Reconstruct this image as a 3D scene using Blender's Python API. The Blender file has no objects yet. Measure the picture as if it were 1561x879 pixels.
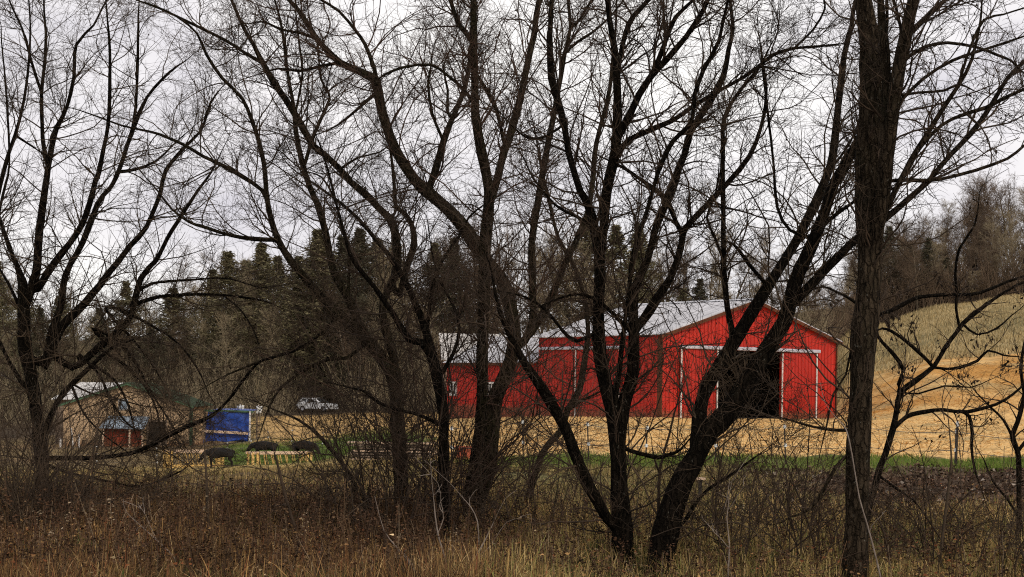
import bpy, bmesh, math, random
import numpy as np
from mathutils import Vector, Matrix

random.seed(7)
RNG = np.random.default_rng(11)
SC = bpy.context.scene
COL = SC.collection
F = 2400.0            # focal length in photo pixels (photo is 1561 px wide)
CX, YP = 780.5, 586.7 # principal point: the horizon crosses the middle column here
ZC = 1.65             # eye height
TH = math.atan(0.015) # the camera was held about 0.9 degrees off level
CT, ST = math.cos(TH), math.sin(TH)

def ray(px, py):
    u, v = px - CX, -(py - YP)
    return (u*CT - v*ST)/F, (v*CT + u*ST)/F
def at(px, py, d):
    a, b = ray(px, py)
    return Vector((a*d, d, ZC + b*d))
def col_of(x, y):     # photo column of a ground point (roughly)
    return CX + x/np.maximum(y, 1e-3)*F

# ---------------------------------------------------------------- materials
def new_mat(name):
    m = bpy.data.materials.new(name); m.use_nodes = True
    nt = m.node_tree; b = nt.nodes['Principled BSDF']
    b.inputs['Roughness'].default_value = 0.85
    b.inputs['Specular IOR Level'].default_value = 0.2
    return m, nt, b
def N(nt, t, **kw):
    n = nt.nodes.new(t)
    for k, v in kw.items(): setattr(n, k, v)
    return n
def noise(nt, scale, detail=4, rough=0.6, vec=None, dist=0.0):
    n = N(nt, 'ShaderNodeTexNoise'); n.inputs['Scale'].default_value = scale
    n.inputs['Detail'].default_value = detail; n.inputs['Roughness'].default_value = rough
    n.inputs['Distortion'].default_value = dist
    if vec is not None: nt.links.new(vec, n.inputs['Vector'])
    return n
def ramp(nt, fac, stops):
    r = N(nt, 'ShaderNodeValToRGB'); e = r.color_ramp.elements
    while len(e) < len(stops): e.new(0.5)
    for i, (p, c) in enumerate(stops):
        e[i].position = p; e[i].color = (*c, 1)
    nt.links.new(fac, r.inputs['Fac']); return r
def mix(nt, mode, fac, a, b):
    m = N(nt, 'ShaderNodeMix', data_type='RGBA', blend_type=mode)
    for i, v in ((0, fac), (6, a), (7, b)):
        if isinstance(v, (int, float)): m.inputs[i].default_value = v
        elif isinstance(v, tuple): m.inputs[i].default_value = (*v, 1)
        else: nt.links.new(v, m.inputs[i])
    return m.outputs[2]
def bump(nt, b, h, strength=0.5, dist=0.05):
    n = N(nt, 'ShaderNodeBump'); n.inputs['Strength'].default_value = strength
    n.inputs['Distance'].default_value = dist
    nt.links.new(h, n.inputs['Height']); nt.links.new(n.outputs['Normal'], b.inputs['Normal'])
def coords(nt, scale=(1, 1, 1)):
    t = N(nt, 'ShaderNodeTexCoord'); m = N(nt, 'ShaderNodeMapping')
    m.inputs['Scale'].default_value = scale
    nt.links.new(t.outputs['Object'], m.inputs['Vector']); return m.outputs['Vector']
def speckled(name, c1, c2, scale=6, vscale=(1, 1, 1), rough=0.85, bmp=0.0, bdist=0.02, spec=0.2, c3=None, p=(0.35, 0.65)):
    m, nt, b = new_mat(name)
    v = coords(nt, vscale); n = noise(nt, scale, 6, 0.65, v)
    st = [(p[0], c1), (p[1], c2)]
    if c3: st.append((min(0.98, p[1]+0.14), c3))
    r = ramp(nt, n.outputs['Fac'], st)
    nt.links.new(r.outputs['Color'], b.inputs['Base Color'])
    b.inputs['Roughness'].default_value = rough; b.inputs['Specular IOR Level'].default_value = spec
    if bmp: bump(nt, b, n.outputs['Fac'], bmp, bdist)
    return m
def attr_mat(name, rough=0.9, jitter=0.5, scale=3.0, bmp=0.0, gain=1.0):
    m, nt, b = new_mat(name)
    a = N(nt, 'ShaderNodeAttribute', attribute_name='Col')
    n = noise(nt, scale, 5, 0.65, coords(nt))
    g = ramp(nt, n.outputs['Fac'], [(0.3, (gain*(1-jitter),)*3), (0.7, (gain*(1+jitter*0.6), gain*(1+jitter*0.58), gain*(1+jitter*0.55)))])
    c = mix(nt, 'MULTIPLY', 1.0, a.outputs['Color'], g.outputs['Color'])
    nt.links.new(c, b.inputs['Base Color'])
    b.inputs['Roughness'].default_value = rough; b.inputs['Specular IOR Level'].default_value = 0.1
    if bmp: bump(nt, b, n.outputs['Fac'], bmp, 0.05)
    return m

def bark_mat(name, dark, light, moss, lichen=(.13, .12, .095), cracks=.8, lim=.66):
    m, nt, b = new_mat(name)
    v = coords(nt, (1, 1, .2)); n = noise(nt, 26.0, 8, .7, v, .6); n2 = noise(nt, 2.2, 5, .7, coords(nt)); n3 = noise(nt, 34.0, 3, .6, coords(nt, (1, 1, .55)))
    wob = N(nt, 'ShaderNodeVectorMath', operation='SCALE'); nt.links.new(noise(nt, 9, 3, .6, coords(nt)).outputs['Color'], wob.inputs[0]); wob.inputs['Scale'].default_value = .07
    ad = N(nt, 'ShaderNodeVectorMath', operation='ADD'); nt.links.new(v, ad.inputs[0]); nt.links.new(wob.outputs[0], ad.inputs[1])
    vo = N(nt, 'ShaderNodeTexVoronoi', feature='DISTANCE_TO_EDGE'); vo.inputs['Scale'].default_value = 24; nt.links.new(ad.outputs[0], vo.inputs['Vector'])
    r = ramp(nt, n.outputs['Fac'], [(.34, dark), (.66, light)])
    r2 = ramp(nt, n2.outputs['Fac'], [(.50, (0, 0, 0)), (.70, (1, 1, 1))])
    c = mix(nt, 'MIX', r2.outputs['Color'], r.outputs['Color'], moss)
    ck = ramp(nt, vo.outputs['Distance'], [(.0, (.22, .20, .18)), (.16, (1, 1, 1))])
    c = mix(nt, 'MULTIPLY', cracks, c, ck.outputs['Color'])
    sp = ramp(nt, n3.outputs['Fac'], [(lim, (0, 0, 0)), (lim+.06, (1, 1, 1))]); c = mix(nt, 'MIX', sp.outputs['Color'], c, lichen)
    nt.links.new(c, b.inputs['Base Color']); b.inputs['Roughness'].default_value = .95; b.inputs['Specular IOR Level'].default_value = .05
    hm = mix(nt, 'MULTIPLY', 1.0, ck.outputs['Color'], n.outputs['Fac'])
    bump(nt, b, hm, 1.0, .05); return m
M = {}
M['bark_black'] = bark_mat('wet dark bark', (0.004, 0.0032, 0.0025), (0.026, 0.019, 0.013), (0.011, 0.010, 0.006))
M['bark_brown'] = bark_mat('brown bark', (0.007, 0.006, 0.004), (0.060, 0.044, 0.027), (0.036, 0.033, 0.015))
M['bark_big'] = bark_mat('furrowed bark', (0.008, 0.006, 0.004), (0.085, 0.062, 0.040), (0.024, 0.021, 0.012), lim=.65)
M['twig_black'] = speckled('dark twig', (0.022, 0.015, 0.010), (0.065, 0.042, 0.026), 3)
M['twig_brown'] = speckled('brown twig', (0.024, 0.017, 0.011), (0.095, 0.064, 0.038), 3)
M['twig_red'] = speckled('reddish twig', (0.024, 0.015, 0.010), (0.085, 0.048, 0.030), 3)
M['cane'] = speckled('pale dry cane', (0.12, 0.09, 0.07), (0.28, 0.23, 0.19), 8)
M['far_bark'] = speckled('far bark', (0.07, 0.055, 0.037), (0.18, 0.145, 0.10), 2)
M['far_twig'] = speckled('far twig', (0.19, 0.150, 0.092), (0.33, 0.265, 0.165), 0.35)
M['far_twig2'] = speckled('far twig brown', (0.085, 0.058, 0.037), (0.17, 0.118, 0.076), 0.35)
M['needle'] = speckled('needles', (0.085, 0.080, 0.040), (0.185, 0.155, 0.085), 0.9)
M['needle_dark'] = speckled('dark needles', (0.050, 0.048, 0.027), (0.115, 0.098, 0.060), 0.9)
M['blade'] = attr_mat('dry blades', jitter=0.25)
M['weed'] = attr_mat('dry weeds', jitter=0.35, scale=.9, gain=1.45)
M['leaf_dead'] = speckled('dead leaf', (0.012, 0.008, 0.005), (0.04, 0.025, 0.015), 12)

# ---------------------------------------------------------------- object helpers
def mesh_np(name, verts, faces, mat, parent=None, cols=None, smooth=False, matidx=None):
    me = bpy.data.meshes.new(name)
    nv, nf, k = len(verts), len(faces), faces.shape[1]
    me.vertices.add(nv); me.vertices.foreach_set('co', np.ascontiguousarray(verts, np.float32).ravel())
    me.loops.add(nf*k); me.loops.foreach_set('vertex_index', np.ascontiguousarray(faces, np.int32).ravel())
    me.polygons.add(nf); me.polygons.foreach_set('loop_start', np.arange(0, nf*k, k, dtype=np.int32))
    if smooth: me.polygons.foreach_set('use_smooth', np.ones(nf, bool))
    me.update(calc_edges=True)
    if cols is not None:
        a = me.color_attributes.new('Col', 'FLOAT_COLOR', 'POINT')
        c4 = np.ones((nv, 4), np.float32); c4[:, :3] = cols
        a.data.foreach_set('color', c4.ravel())
    for mm in (mat if isinstance(mat, list) else [mat]): me.materials.append(mm)
    if matidx is not None: me.polygons.foreach_set('material_index', matidx.astype(np.int32))
    o = bpy.data.objects.new(name, me); COL.objects.link(o)
    if parent: o.parent = parent
    return o
def obj(name, bm, mat, parent=None, bevel=0.0, smooth=False):
    me = bpy.data.meshes.new(name)
    bmesh.ops.recalc_face_normals(bm, faces=bm.faces)
    bm.to_mesh(me); bm.free()
    for mm in (mat if isinstance(mat, list) else [mat]): me.materials.append(mm)
    if smooth:
        for p in me.polygons: p.use_smooth = True
    o = bpy.data.objects.new(name, me); COL.objects.link(o)
    if parent: o.parent = parent
    if bevel:
        md = o.modifiers.new('bevel', 'BEVEL'); md.width = bevel; md.segments = 2; md.limit_method = 'ANGLE'
    return o
def tag(o, label=None, cat=None, group=None, kind=None):
    if label: o['label'] = label
    if cat: o['category'] = cat
    if group: o['group'] = group
    if kind: o['kind'] = kind
    return o
def empty(name, loc, rz=0.0):
    o = bpy.data.objects.new(name, None); COL.objects.link(o)
    o.location = loc; o.rotation_euler = (0, 0, rz); o.empty_display_size = 0.2
    return o
def copy_tree(o, parent=None):
    c = o.copy(); COL.objects.link(c)
    if parent: c.parent = parent
    for ch in list(o.children): copy_tree(ch, c)
    return c
def box(bm, x0, x1, y0, y1, z0, z1, mtx=None, mi=0):
    vs = [bm.verts.new((x, y, z)) for z in (z0, z1) for y in (y0, y1) for x in (x0, x1)]
    fs = []
    for f in ((0, 2, 3, 1), (4, 5, 7, 6), (0, 1, 5, 4), (2, 6, 7, 3), (0, 4, 6, 2), (1, 3, 7, 5)):
        q = bm.faces.new([vs[i] for i in f]); q.material_index = mi; fs.append(q)
    if mtx is not None:
        for v in vs: v.co = mtx @ v.co
    return vs
def bar(bm, a, b, w, h=None):       # a squared bar from a to b
    a, b = Vector(a), Vector(b); h = h or w
    t = (b-a); L = t.length; q = t.to_track_quat('X', 'Z').to_matrix().to_4x4(); q.translation = a
    box(bm, 0, L, -w/2, w/2, -h/2, h/2, q)
def prism(bm, poly, y0, y1):        # polygon in XZ extruded along Y
    a = [bm.verts.new((x, y0, z)) for x, z in poly]; b = [bm.verts.new((x, y1, z)) for x, z in poly]
    bm.faces.new(a); bm.faces.new(b[::-1])
    for i in range(len(poly)):
        j = (i+1) % len(poly); bm.faces.new((a[j], a[i], b[i], b[j]))

# ---------------------------------------------------------------- ground
HC = [-400, 0, 300, 450, 600, 900, 1010, 1150, 1268, 1300, 1450, 1561, 2000]
HD = [30, 40, 55, 70, 80, 92, 105, 115, 130, 170, 220]
HP = {-400: [722, 722, 718, 712, 700, 685, 675, 668, 655, 630, 600],
      0:   [722, 722, 718, 712, 700, 685, 675, 664, 648, 622, 592],
      300: [726, 725, 721, 716, 702, 687, 676, 660, 640, 615, 582],
      450: [723, 719, 715, 710, 695, 675, 655, 645, 634, 612, 578],
      600: [718, 706, 698, 688, 674, 656, 643, 637, 630, 602, 568],
      900: [716, 688, 663, 648, 642, 637, 632, 627, 618, 588, 545],
      1010: [717, 690, 665, 650, 643, 637, 633, 628, 615, 578, 535],
      1150: [718, 692, 667, 652, 645, 641, 637, 630, 605, 555, 515],
      1268: [720, 693, 669, 653, 646, 640, 637.5, 625, 590, 525, 490],
      1300: [721, 694, 669, 652, 644, 632, 592, 569, 553, 507, 478],
      1450: [722, 695, 670, 653, 640, 600, 553, 545, 521, 470, 442],
      1561: [722, 695, 671, 653, 640, 598, 545, 537, 510, 455, 428],
      2000: [724, 697, 673, 655, 640, 595, 540, 530, 490, 430, 400]}
ZT = np.zeros((len(HC), len(HD)+6))
for i, c in enumerate(HC):
    for j, d in enumerate(HD): ZT[i, j+2] = at(c, HP[c][j], d).z
    last = ZT[i, len(HD)+1]
    for j, add in enumerate((5, 10, 14, 18)): ZT[i, len(HD)+2+j] = last + add
DD = np.array([0, 20] + HD + [300, 420, 600, 900], float)
HCa = np.array(HC, float)
def hgt(x, y):
    x = np.asarray(x, float); y = np.asarray(y, float)
    x, y = np.broadcast_arrays(x, y)
    c = np.clip(col_of(x, np.maximum(y, 6)), HCa[0], HCa[-1]-1e-3); d = np.clip(y, 0, 899.9)
    i = np.clip(np.searchsorted(HCa, c, 'right')-1, 0, len(HCa)-2)
    j = np.clip(np.searchsorted(DD, d, 'right')-1, 0, len(DD)-2)
    fx = (c-HCa[i])/(HCa[i+1]-HCa[i]); fy = (d-DD[j])/(DD[j+1]-DD[j])
    fx = fx*fx*(3-2*fx)
    return (ZT[i, j]*(1-fx)+ZT[i+1, j]*fx)*(1-fy)+(ZT[i, j+1]*(1-fx)+ZT[i+1, j+1]*fx)*fy
hgt_plain = hgt
def hgt(x, y):                     # with lumps in the near ground and a level pad under the barn
    x, y = np.broadcast_arrays(np.asarray(x, float), np.asarray(y, float))
    z = hgt_plain(x, np.maximum(y, 0))
    z = z+((vnoise(x, y, 1.1, 31)-.5)*.16+(vnoise(x, y, .5, 32)-.5)*.10)*np.where((y < 125) & (y > 10), 1, .2)
    z = z+(vnoise(x, y, 40, 33)-.5)*6*sm(200, 320, y)
    k = np.exp(-(((x-13)/9.5)**4+((y-103)/10.0)**4))
    return z*(1-k)+np.minimum(z, -.14)*k
def gz(x, y): return float(hgt(x, y))

def vnoise(x, y, s, seed=0):       # value noise for colours and lumps
    r = np.random.default_rng(seed).random((64, 64))
    u, v = x/s, y/s; iu, iv = np.floor(u).astype(int), np.floor(v).astype(int)
    fu, fv = u-iu, v-iv; fu, fv = fu*fu*(3-2*fu), fv*fv*(3-2*fv)
    g = lambda a, b: r[a % 64, b % 64]
    return (g(iu, iv)*(1-fu)+g(iu+1, iv)*fu)*(1-fv)+(g(iu, iv+1)*(1-fu)+g(iu+1, iv+1)*fu)*fv
def sm(a, b, t): t = np.clip((t-a)/(b-a), 0, 1); return t*t*(3-2*t)
def zone_cols(x, y):
    c = col_of(x, y)
    w = (vnoise(x, y, 2.2, 1)-.5)*3 + (vnoise(x, y, .7, 2)-.5)*1.5
    d = y + w*np.clip(y/60, .35, 1.4)
    cw = c + w*14
    brown = np.array((.070, .044, .022)); olive = np.array((.12, .095, .036)); tan = np.array((.33, .245, .10))
    green = np.array((.098, .140, .026)); straw = np.array((.66, .42, .165)); straw2 = np.array((.46, .235, .060)); dirt = np.array((.088, .056, .034))
    floor = np.array((.060, .043, .026)); field = np.array((.40, .305, .145))
    def lay(base, colr, m): return base*(1-m[..., None])+np.asarray(colr)*m[..., None]
    out = np.zeros(x.shape+(3,))+brown
    out = lay(out, olive, sm(.4, .65, vnoise(x, y, 4, 5)))
    out = lay(out, (.22, .165, .075), sm(22, 27, d)*sm(600, 760, cw)); out = lay(out, (.13, .12, .045), sm(22, 27, d)*sm(600, 760, cw)*sm(.5, .7, vnoise(x, y, 2.6, 51)))
    # left paddock
    L = 1-sm(640, 700, cw)
    out = lay(out, tan*.55, L*sm(27, 36, d))
    out = lay(out, np.array((.16, .105, .05)), L*(.55+.45*sm(.4, .6, vnoise(x, y, 6, 18)))*sm(66, 72, d)*(1-sm(330, 360, cw)))
    out = lay(out, green, L*sm(70, 76, d)*(1-sm(93, 99, d))*sm(325, 350, cw))
    out = lay(out, straw*.72, L*sm(89, 95, d)*sm(385, 410, cw))
    out = lay(out, np.array((.34, .24, .08)), L*sm(48, 56, d)*(1-sm(70, 74, d))*(sm(180, 230, cw))*(1-sm(480, 540, cw)))
    # right side
    R = sm(640, 690, cw)
    out = lay(out, dirt, R*sm(1180, 1270, cw)*sm(21.5, 24, d))
    out = lay(out, straw, R*sm(36.6, 38.0, d+.35*w))
    out = lay(out, green, R*sm(29.6, 31.4, d+.5*w)*(1-sm(35.6, 37.6, d+.5*w))*(.70+.30*sm(.30, .55, vnoise(x, y, 1.7, 52))))
    out = lay(out, straw2, R*sm(82, 90, d)*(1-sm(112, 116, d))*sm(1285, 1320, cw)*sm(.15, .52, vnoise(x, y, 5, 9)*.6+vnoise(x, y, 1.5, 10)*.4))
    out = lay(out, field, sm(112, 117, d)*sm(1180, 1260, cw)*(1-sm(178, 186, d)))
    out = lay(out, np.array((.20, .165, .075)), sm(112, 117, d)*sm(1180, 1260, cw)*(1-sm(178, 186, d))*sm(.45, .68, vnoise(x, y, 11, 19)*.6+vnoise(x, y, 3.1, 20)*.4))
    out = lay(out, straw*.6, R*sm(104, 110, d)*(1-sm(1180, 1260, cw))*(1-sm(122, 130, d)))
    out = lay(out, np.array((.40, .29, .13)), R*sm(37.5, 39, d)*(1-sm(110, 114, d))*.75*sm(.52, .72, vnoise(x*.6, y, 3.1, 14)*.6+vnoise(x*.5, y, 1.1, 15)*.4))
    # woods floor
    lim = np.interp(c, [0, 400, 700, 1000, 1200, 1300, 1561], [106, 128, 126, 122, 126, 176, 180])
    out = lay(out, floor, sm(0, 6, d-lim))
    n = vnoise(x, y, .9, 21)*.5+vnoise(x, y, .33, 22)*.5
    return out*(0.72+.56*n[..., None])

xs = np.concatenate([np.arange(-600, -60, 15), np.arange(-60, -32, 1.2), np.arange(-32, 40, .33), np.arange(40, 70, 1.2), np.arange(70, 601, 15)])
ys = np.concatenate([np.arange(-40, 12, 3), np.arange(12, 44, .3), np.arange(44, 125, .6), np.arange(125, 230, 2.0), np.arange(230, 900, 20)])
X, Y = np.meshgrid(xs, ys)
Z = hgt(X, Y)
cols = zone_cols(X, np.maximum(Y, 1))
ny, nx = X.shape
V = np.stack([X, Y, Z], -1).reshape(-1, 3); C = cols.reshape(-1, 3)
idx = np.arange(nx*ny).reshape(ny, nx)
Q = np.stack([idx[:-1, :-1], idx[:-1, 1:], idx[1:, 1:], idx[1:, :-1]], -1)
qy = (Y[:-1, :-1]+Y[1:, 1:])/2; qc = col_of(X[:-1, :-1], np.maximum(qy, 1))
M['ground'] = attr_mat('ground soil and straw', jitter=0.45, scale=5.0, bmp=0.9)
def ground_piece(name, mask, lab):
    f = Q[mask]; u, inv = np.unique(f, return_inverse=True)
    o = mesh_np(name, V[u], inv.reshape(f.shape), M['ground'], cols=C[u], smooth=True)
    tag(o, lab, kind='structure'); return o
near = qy < 30.3
strip = (qy >= 30.3) & (qy < 37.5) & (qc > 640)
yard = (qy < 114) & ~near & ~strip
hillm = ~near & ~strip & ~yard
ground_piece('ground', near, 'dark weedy ground under the bare trees')
ground_piece('grass_strip', strip, 'narrow green grass strip between weeds and straw')
ground_piece('yard', yard, 'straw covered yard in front of the red barn')
ground_piece('hill', hillm, 'tan hillside and wooded slope behind the barn')

# ---------------------------------------------------------------- branches
def nrm(v): return v/np.maximum(np.linalg.norm(v, axis=-1, keepdims=True), 1e-9)
def tubes(P, R, sides):
    n, k, _ = P.shape
    T = np.empty_like(P); T[:, 1:-1] = P[:, 2:]-P[:, :-2]; T[:, 0] = P[:, 1]-P[:, 0]; T[:, -1] = P[:, -1]-P[:, -2]
    T = nrm(T); mean = nrm(P[:, -1]-P[:, 0])
    ref = np.where(np.abs(mean[:, 2:3]) > .8, np.array([[1., 0, 0]]), np.array([[0, 0, 1.]]))
    A = nrm(np.cross(T, ref[:, None, :])); B = np.cross(T, A)
    ang = np.arange(sides)*2*np.pi/sides
    V = P[:, :, None, :] + R[:, :, None, None]*(np.cos(ang)[None, None, :, None]*A[:, :, None, :]+np.sin(ang)[None, None, :, None]*B[:, :, None, :])
    idx = np.arange(n*k*sides).reshape(n, k, sides); nxt = np.roll(idx, -1, 2)
    Fq = np.stack([idx[:, :-1], nxt[:, :-1], nxt[:, 1:], idx[:, 1:]], -1).reshape(-1, 4)
    return V.reshape(-1, 3), Fq
def join(parts):
    vs, fs, o = [], [], 0
    for v, f in parts:
        vs.append(v); fs.append(f+o); o += len(v)
    return np.concatenate(vs), np.concatenate(fs)
def grow(start, dirn, length, r0, K, wig, trop, rng, tip=.35):
    n = len(start); P = np.empty((n, K, 3)); P[:, 0] = start; d = nrm(dirn)
    curl = rng.normal(0, wig*.5, (n, 3)); seg = (length/(K-1))[:, None]
    for k in range(1, K):
        d = nrm(d + rng.normal(0, wig, (n, 3)) + curl + np.asarray(trop)[None, :]*np.ones((n, 1)))
        P[:, k] = P[:, k-1]+d*seg
    R = r0[:, None]*np.linspace(1, tip, K)[None, :]
    return P, R
def sprout(P, R, per, ang, lmin, lmax, rk, rmax, rmin, K, wig, trop, rng, t0=.15, pw=1.0, plen=None):
    """children on a batch of strands"""
    n, k, _ = P.shape; m = int(n*per)
    if m < 1: m = 1
    i = rng.integers(0, n, m); t = t0+(1-t0)*rng.random(m)**pw
    f = t*(k-1); j = np.minimum(f.astype(int), k-2); fr = (f-j)[:, None]
    s = P[i, j]*(1-fr)+P[i, j+1]*fr; tan = nrm(P[i, j+1]-P[i, j])
    rr = R[i, j]*(1-fr[:, 0])+R[i, j+1]*fr[:, 0]
    perp = nrm(np.cross(tan, rng.normal(0, 1, (m, 3))))
    a = np.radians(rng.normal(ang, 14, m))[:, None]
    d = tan*np.cos(a)+perp*np.sin(a)
    L = lmin+(lmax-lmin)*rng.random(m)**1.4
    L *= (1-.45*t)
    return grow(s, d, L, np.clip(rr*rk, rmin, rmax), K, wig, trop, rng)

def smooth_limb(pts, step):
    """Catmull-Rom through (x,y,z,r) rows, resampled"""
    p = np.asarray(pts, float)
    p = np.vstack([2*p[0]-p[1], p, 2*p[-1]-p[-2]]); out = []
    for i in range(1, len(p)-2):
        a, b, c, d = p[i-1], p[i], p[i+1], p[i+2]
        n = max(2, int(np.linalg.norm(c[:3]-b[:3])/step))
        for t in np.arange(n)/n:
            out.append(.5*(2*b+(c-a)*t+(2*a-5*b+4*c-d)*t*t+(3*b-a-3*c+d)*t**3))
    out.append(p[-2]); o = np.array(out); o[:, 3] = np.maximum(o[:, 3], .002)
    return o
def fix_len(A, K):
    t = np.linspace(0, len(A)-1, K); j = np.minimum(t.astype(int), len(A)-2); f = (t-j)[:, None]
    return A[j]*(1-f)+A[j+1]*f

def traced_tree(name, label, cat, d0, limbs, bark, twig, seed, dens=5.0, long=1.0, trop=(0, 0, .05), fine=1.0,
                lean=.35, group=None, low=1.0, slim=1.0):
    """limbs: lists of (column, row, width) in photo pixels, the first being the main stem; each limb gets its own depth"""
    rng = np.random.default_rng(seed); placed = []; geo = []; L3 = []
    for n, limb in enumerate(limbs):
        q = np.array(limb, float)
        if n == 0: d = d0; px0 = q[0]
        else:
            best, d = 1e9, d0
            for pl in placed:
                e = np.hypot(pl[:, 0]-q[0, 0], pl[:, 1]-q[0, 1]); k = int(e.argmin())
                if e[k] < best: best, d, near = e[k], pl[k, 2], pl[k, :2]
            if 9 < best < 170: q = np.vstack([[near[0], near[1], q[0, 2]*1.05], q])
            q[0, 2] = max(q[0, 2], q[1, 2]*1.05)
        seg = np.concatenate([[0], np.cumsum(np.hypot(np.diff(q[:, 0]), np.diff(q[:, 1])))])*d0/F
        sl = 0.0 if n == 0 else rng.uniform(-lean, lean); b2 = rng.uniform(-.05, .05)
        if n and len(q) > 2 and q[-1, 1] > 640: sl *= .3
        dep = d + sl*seg + b2*seg**2*.5
        if q[-1, 1] < 25:                                   # the limb goes on above the picture
            v = q[-1]-q[-2]; v[:2] /= max(1e-6, np.hypot(v[0], v[1]))
            q = np.vstack([q, [q[-1, 0]+v[0]*70+rng.normal(0, 12), q[-1, 1]+v[1]*70, q[-1, 2]*.65], [q[-1, 0]+v[0]*150+rng.normal(0, 25), q[-1, 1]+v[1]*150, q[-1, 2]*.25]])
            dep = np.append(dep, [dep[-1]+sl*.5, dep[-1]+sl*1.1])
        elif q[-1, 2] < 7:                                  # fine tip beyond the traced end
            v = q[-1]-q[-2]; v[:2] /= max(1e-6, np.hypot(v[0], v[1])); l1, l2 = rng.uniform(22, 40), rng.uniform(50, 85); a1 = rng.normal(0, .35)
            q[-1, 2] *= .75
            w_ = np.array([v[0]*math.cos(a1)-v[1]*math.sin(a1), v[0]*math.sin(a1)+v[1]*math.cos(a1)])
            q = np.vstack([q, [*(q[-1, :2]+v[:2]*l1), q[-1, 2]*.55], [*(q[-1, :2]+w_*l2), .9]])
            dep = np.append(dep, [dep[-1]+sl*.3, dep[-1]+sl*.6])
        w3 = [[*at(a, b, e), slim*c*.5*e/F*(.93 if c > 30 else (.86 if c > 15 else .80))] for (a, b, c), e in zip(q, dep)]
        S = smooth_limb(w3, .12)
        if n > 0 or True:
            wob = rng.normal(0, 1, (len(S), 3)); ker = np.ones(5)/5
            for ax in range(3): S[:, ax] += np.convolve(wob[:, ax], ker, 'same')[:len(S)]*np.minimum(S[:, 3]*.35, .012)
        S[:, 3] *= 1+np.convolve(rng.normal(0, .12, len(S)), np.ones(3)/3, 'same')[:len(S)]
        nd = np.interp(np.linspace(0, 1, 40), np.linspace(0, 1, len(q)), dep)
        nx_ = np.interp(np.linspace(0, 1, 40), np.linspace(0, 1, len(q)), q[:, 0]); ny_ = np.interp(np.linspace(0, 1, 40), np.linspace(0, 1, len(q)), q[:, 1])
        placed.append(np.stack([nx_, ny_, nd], 1))
        sides = 10 if S[:, 3].max() > .09 else (8 if S[:, 3].max() > .04 else 6)
        geo.append(tubes(S[None, :, :3], S[None, :, 3], sides)); L3.append(S)
    base = Vector(L3[0][0, :3]); base.z = gz(base.x, base.y)
    root = empty(name, base); tag(root, label, cat, group)
    off = np.array(base)
    v, f = join(geo); tr = mesh_np('trunk', v-off, f, bark, root, smooth=True)
    # twigs
    P1s, R1s = [], []
    for S in L3:
        length = np.linalg.norm(np.diff(S[:, :3], axis=0), axis=1).sum(); K = 24
        A = fix_len(S, K); m = max(2, int(length*dens))
        P = A[None, :, :3]; R = A[None, :, 3]
        thick = S[:, 3].mean()
        a, r = sprout(P, R, m, 48, .35*long, (1.1+min(1.4, thick*22))*long, ( .40), .0095, .0036, 9, .15, trop, rng, t0=.05)
        zlow = a[:, 0, 2] < 1.1
        keep = ~zlow | (rng.random(len(a)) < low)
        P1s.append(a[keep]); R1s.append(r[keep])
    P1, R1 = np.concatenate(P1s), np.concatenate(R1s)
    P2, R2 = sprout(P1, R1, 6.8*fine, 48, .18*long, .85*long, .6, .0048, .0025, 7, .17, trop, rng)
    P3, R3 = sprout(P2, R2, 2.7*fine, 46, .08*long, .40*long, .7, .0031, .0018, 4, .19, trop, rng)
    v, f = join([tubes(P1, R1, 5), tubes(P2, R2, 3), tubes(P3, R3, 3)])
    cr = mesh_np('crown', v-off, f, twig, root)
    return root, (P1, R1, P2, R2)

G_NEAR = 'large bare trees in the foreground row'
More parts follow.
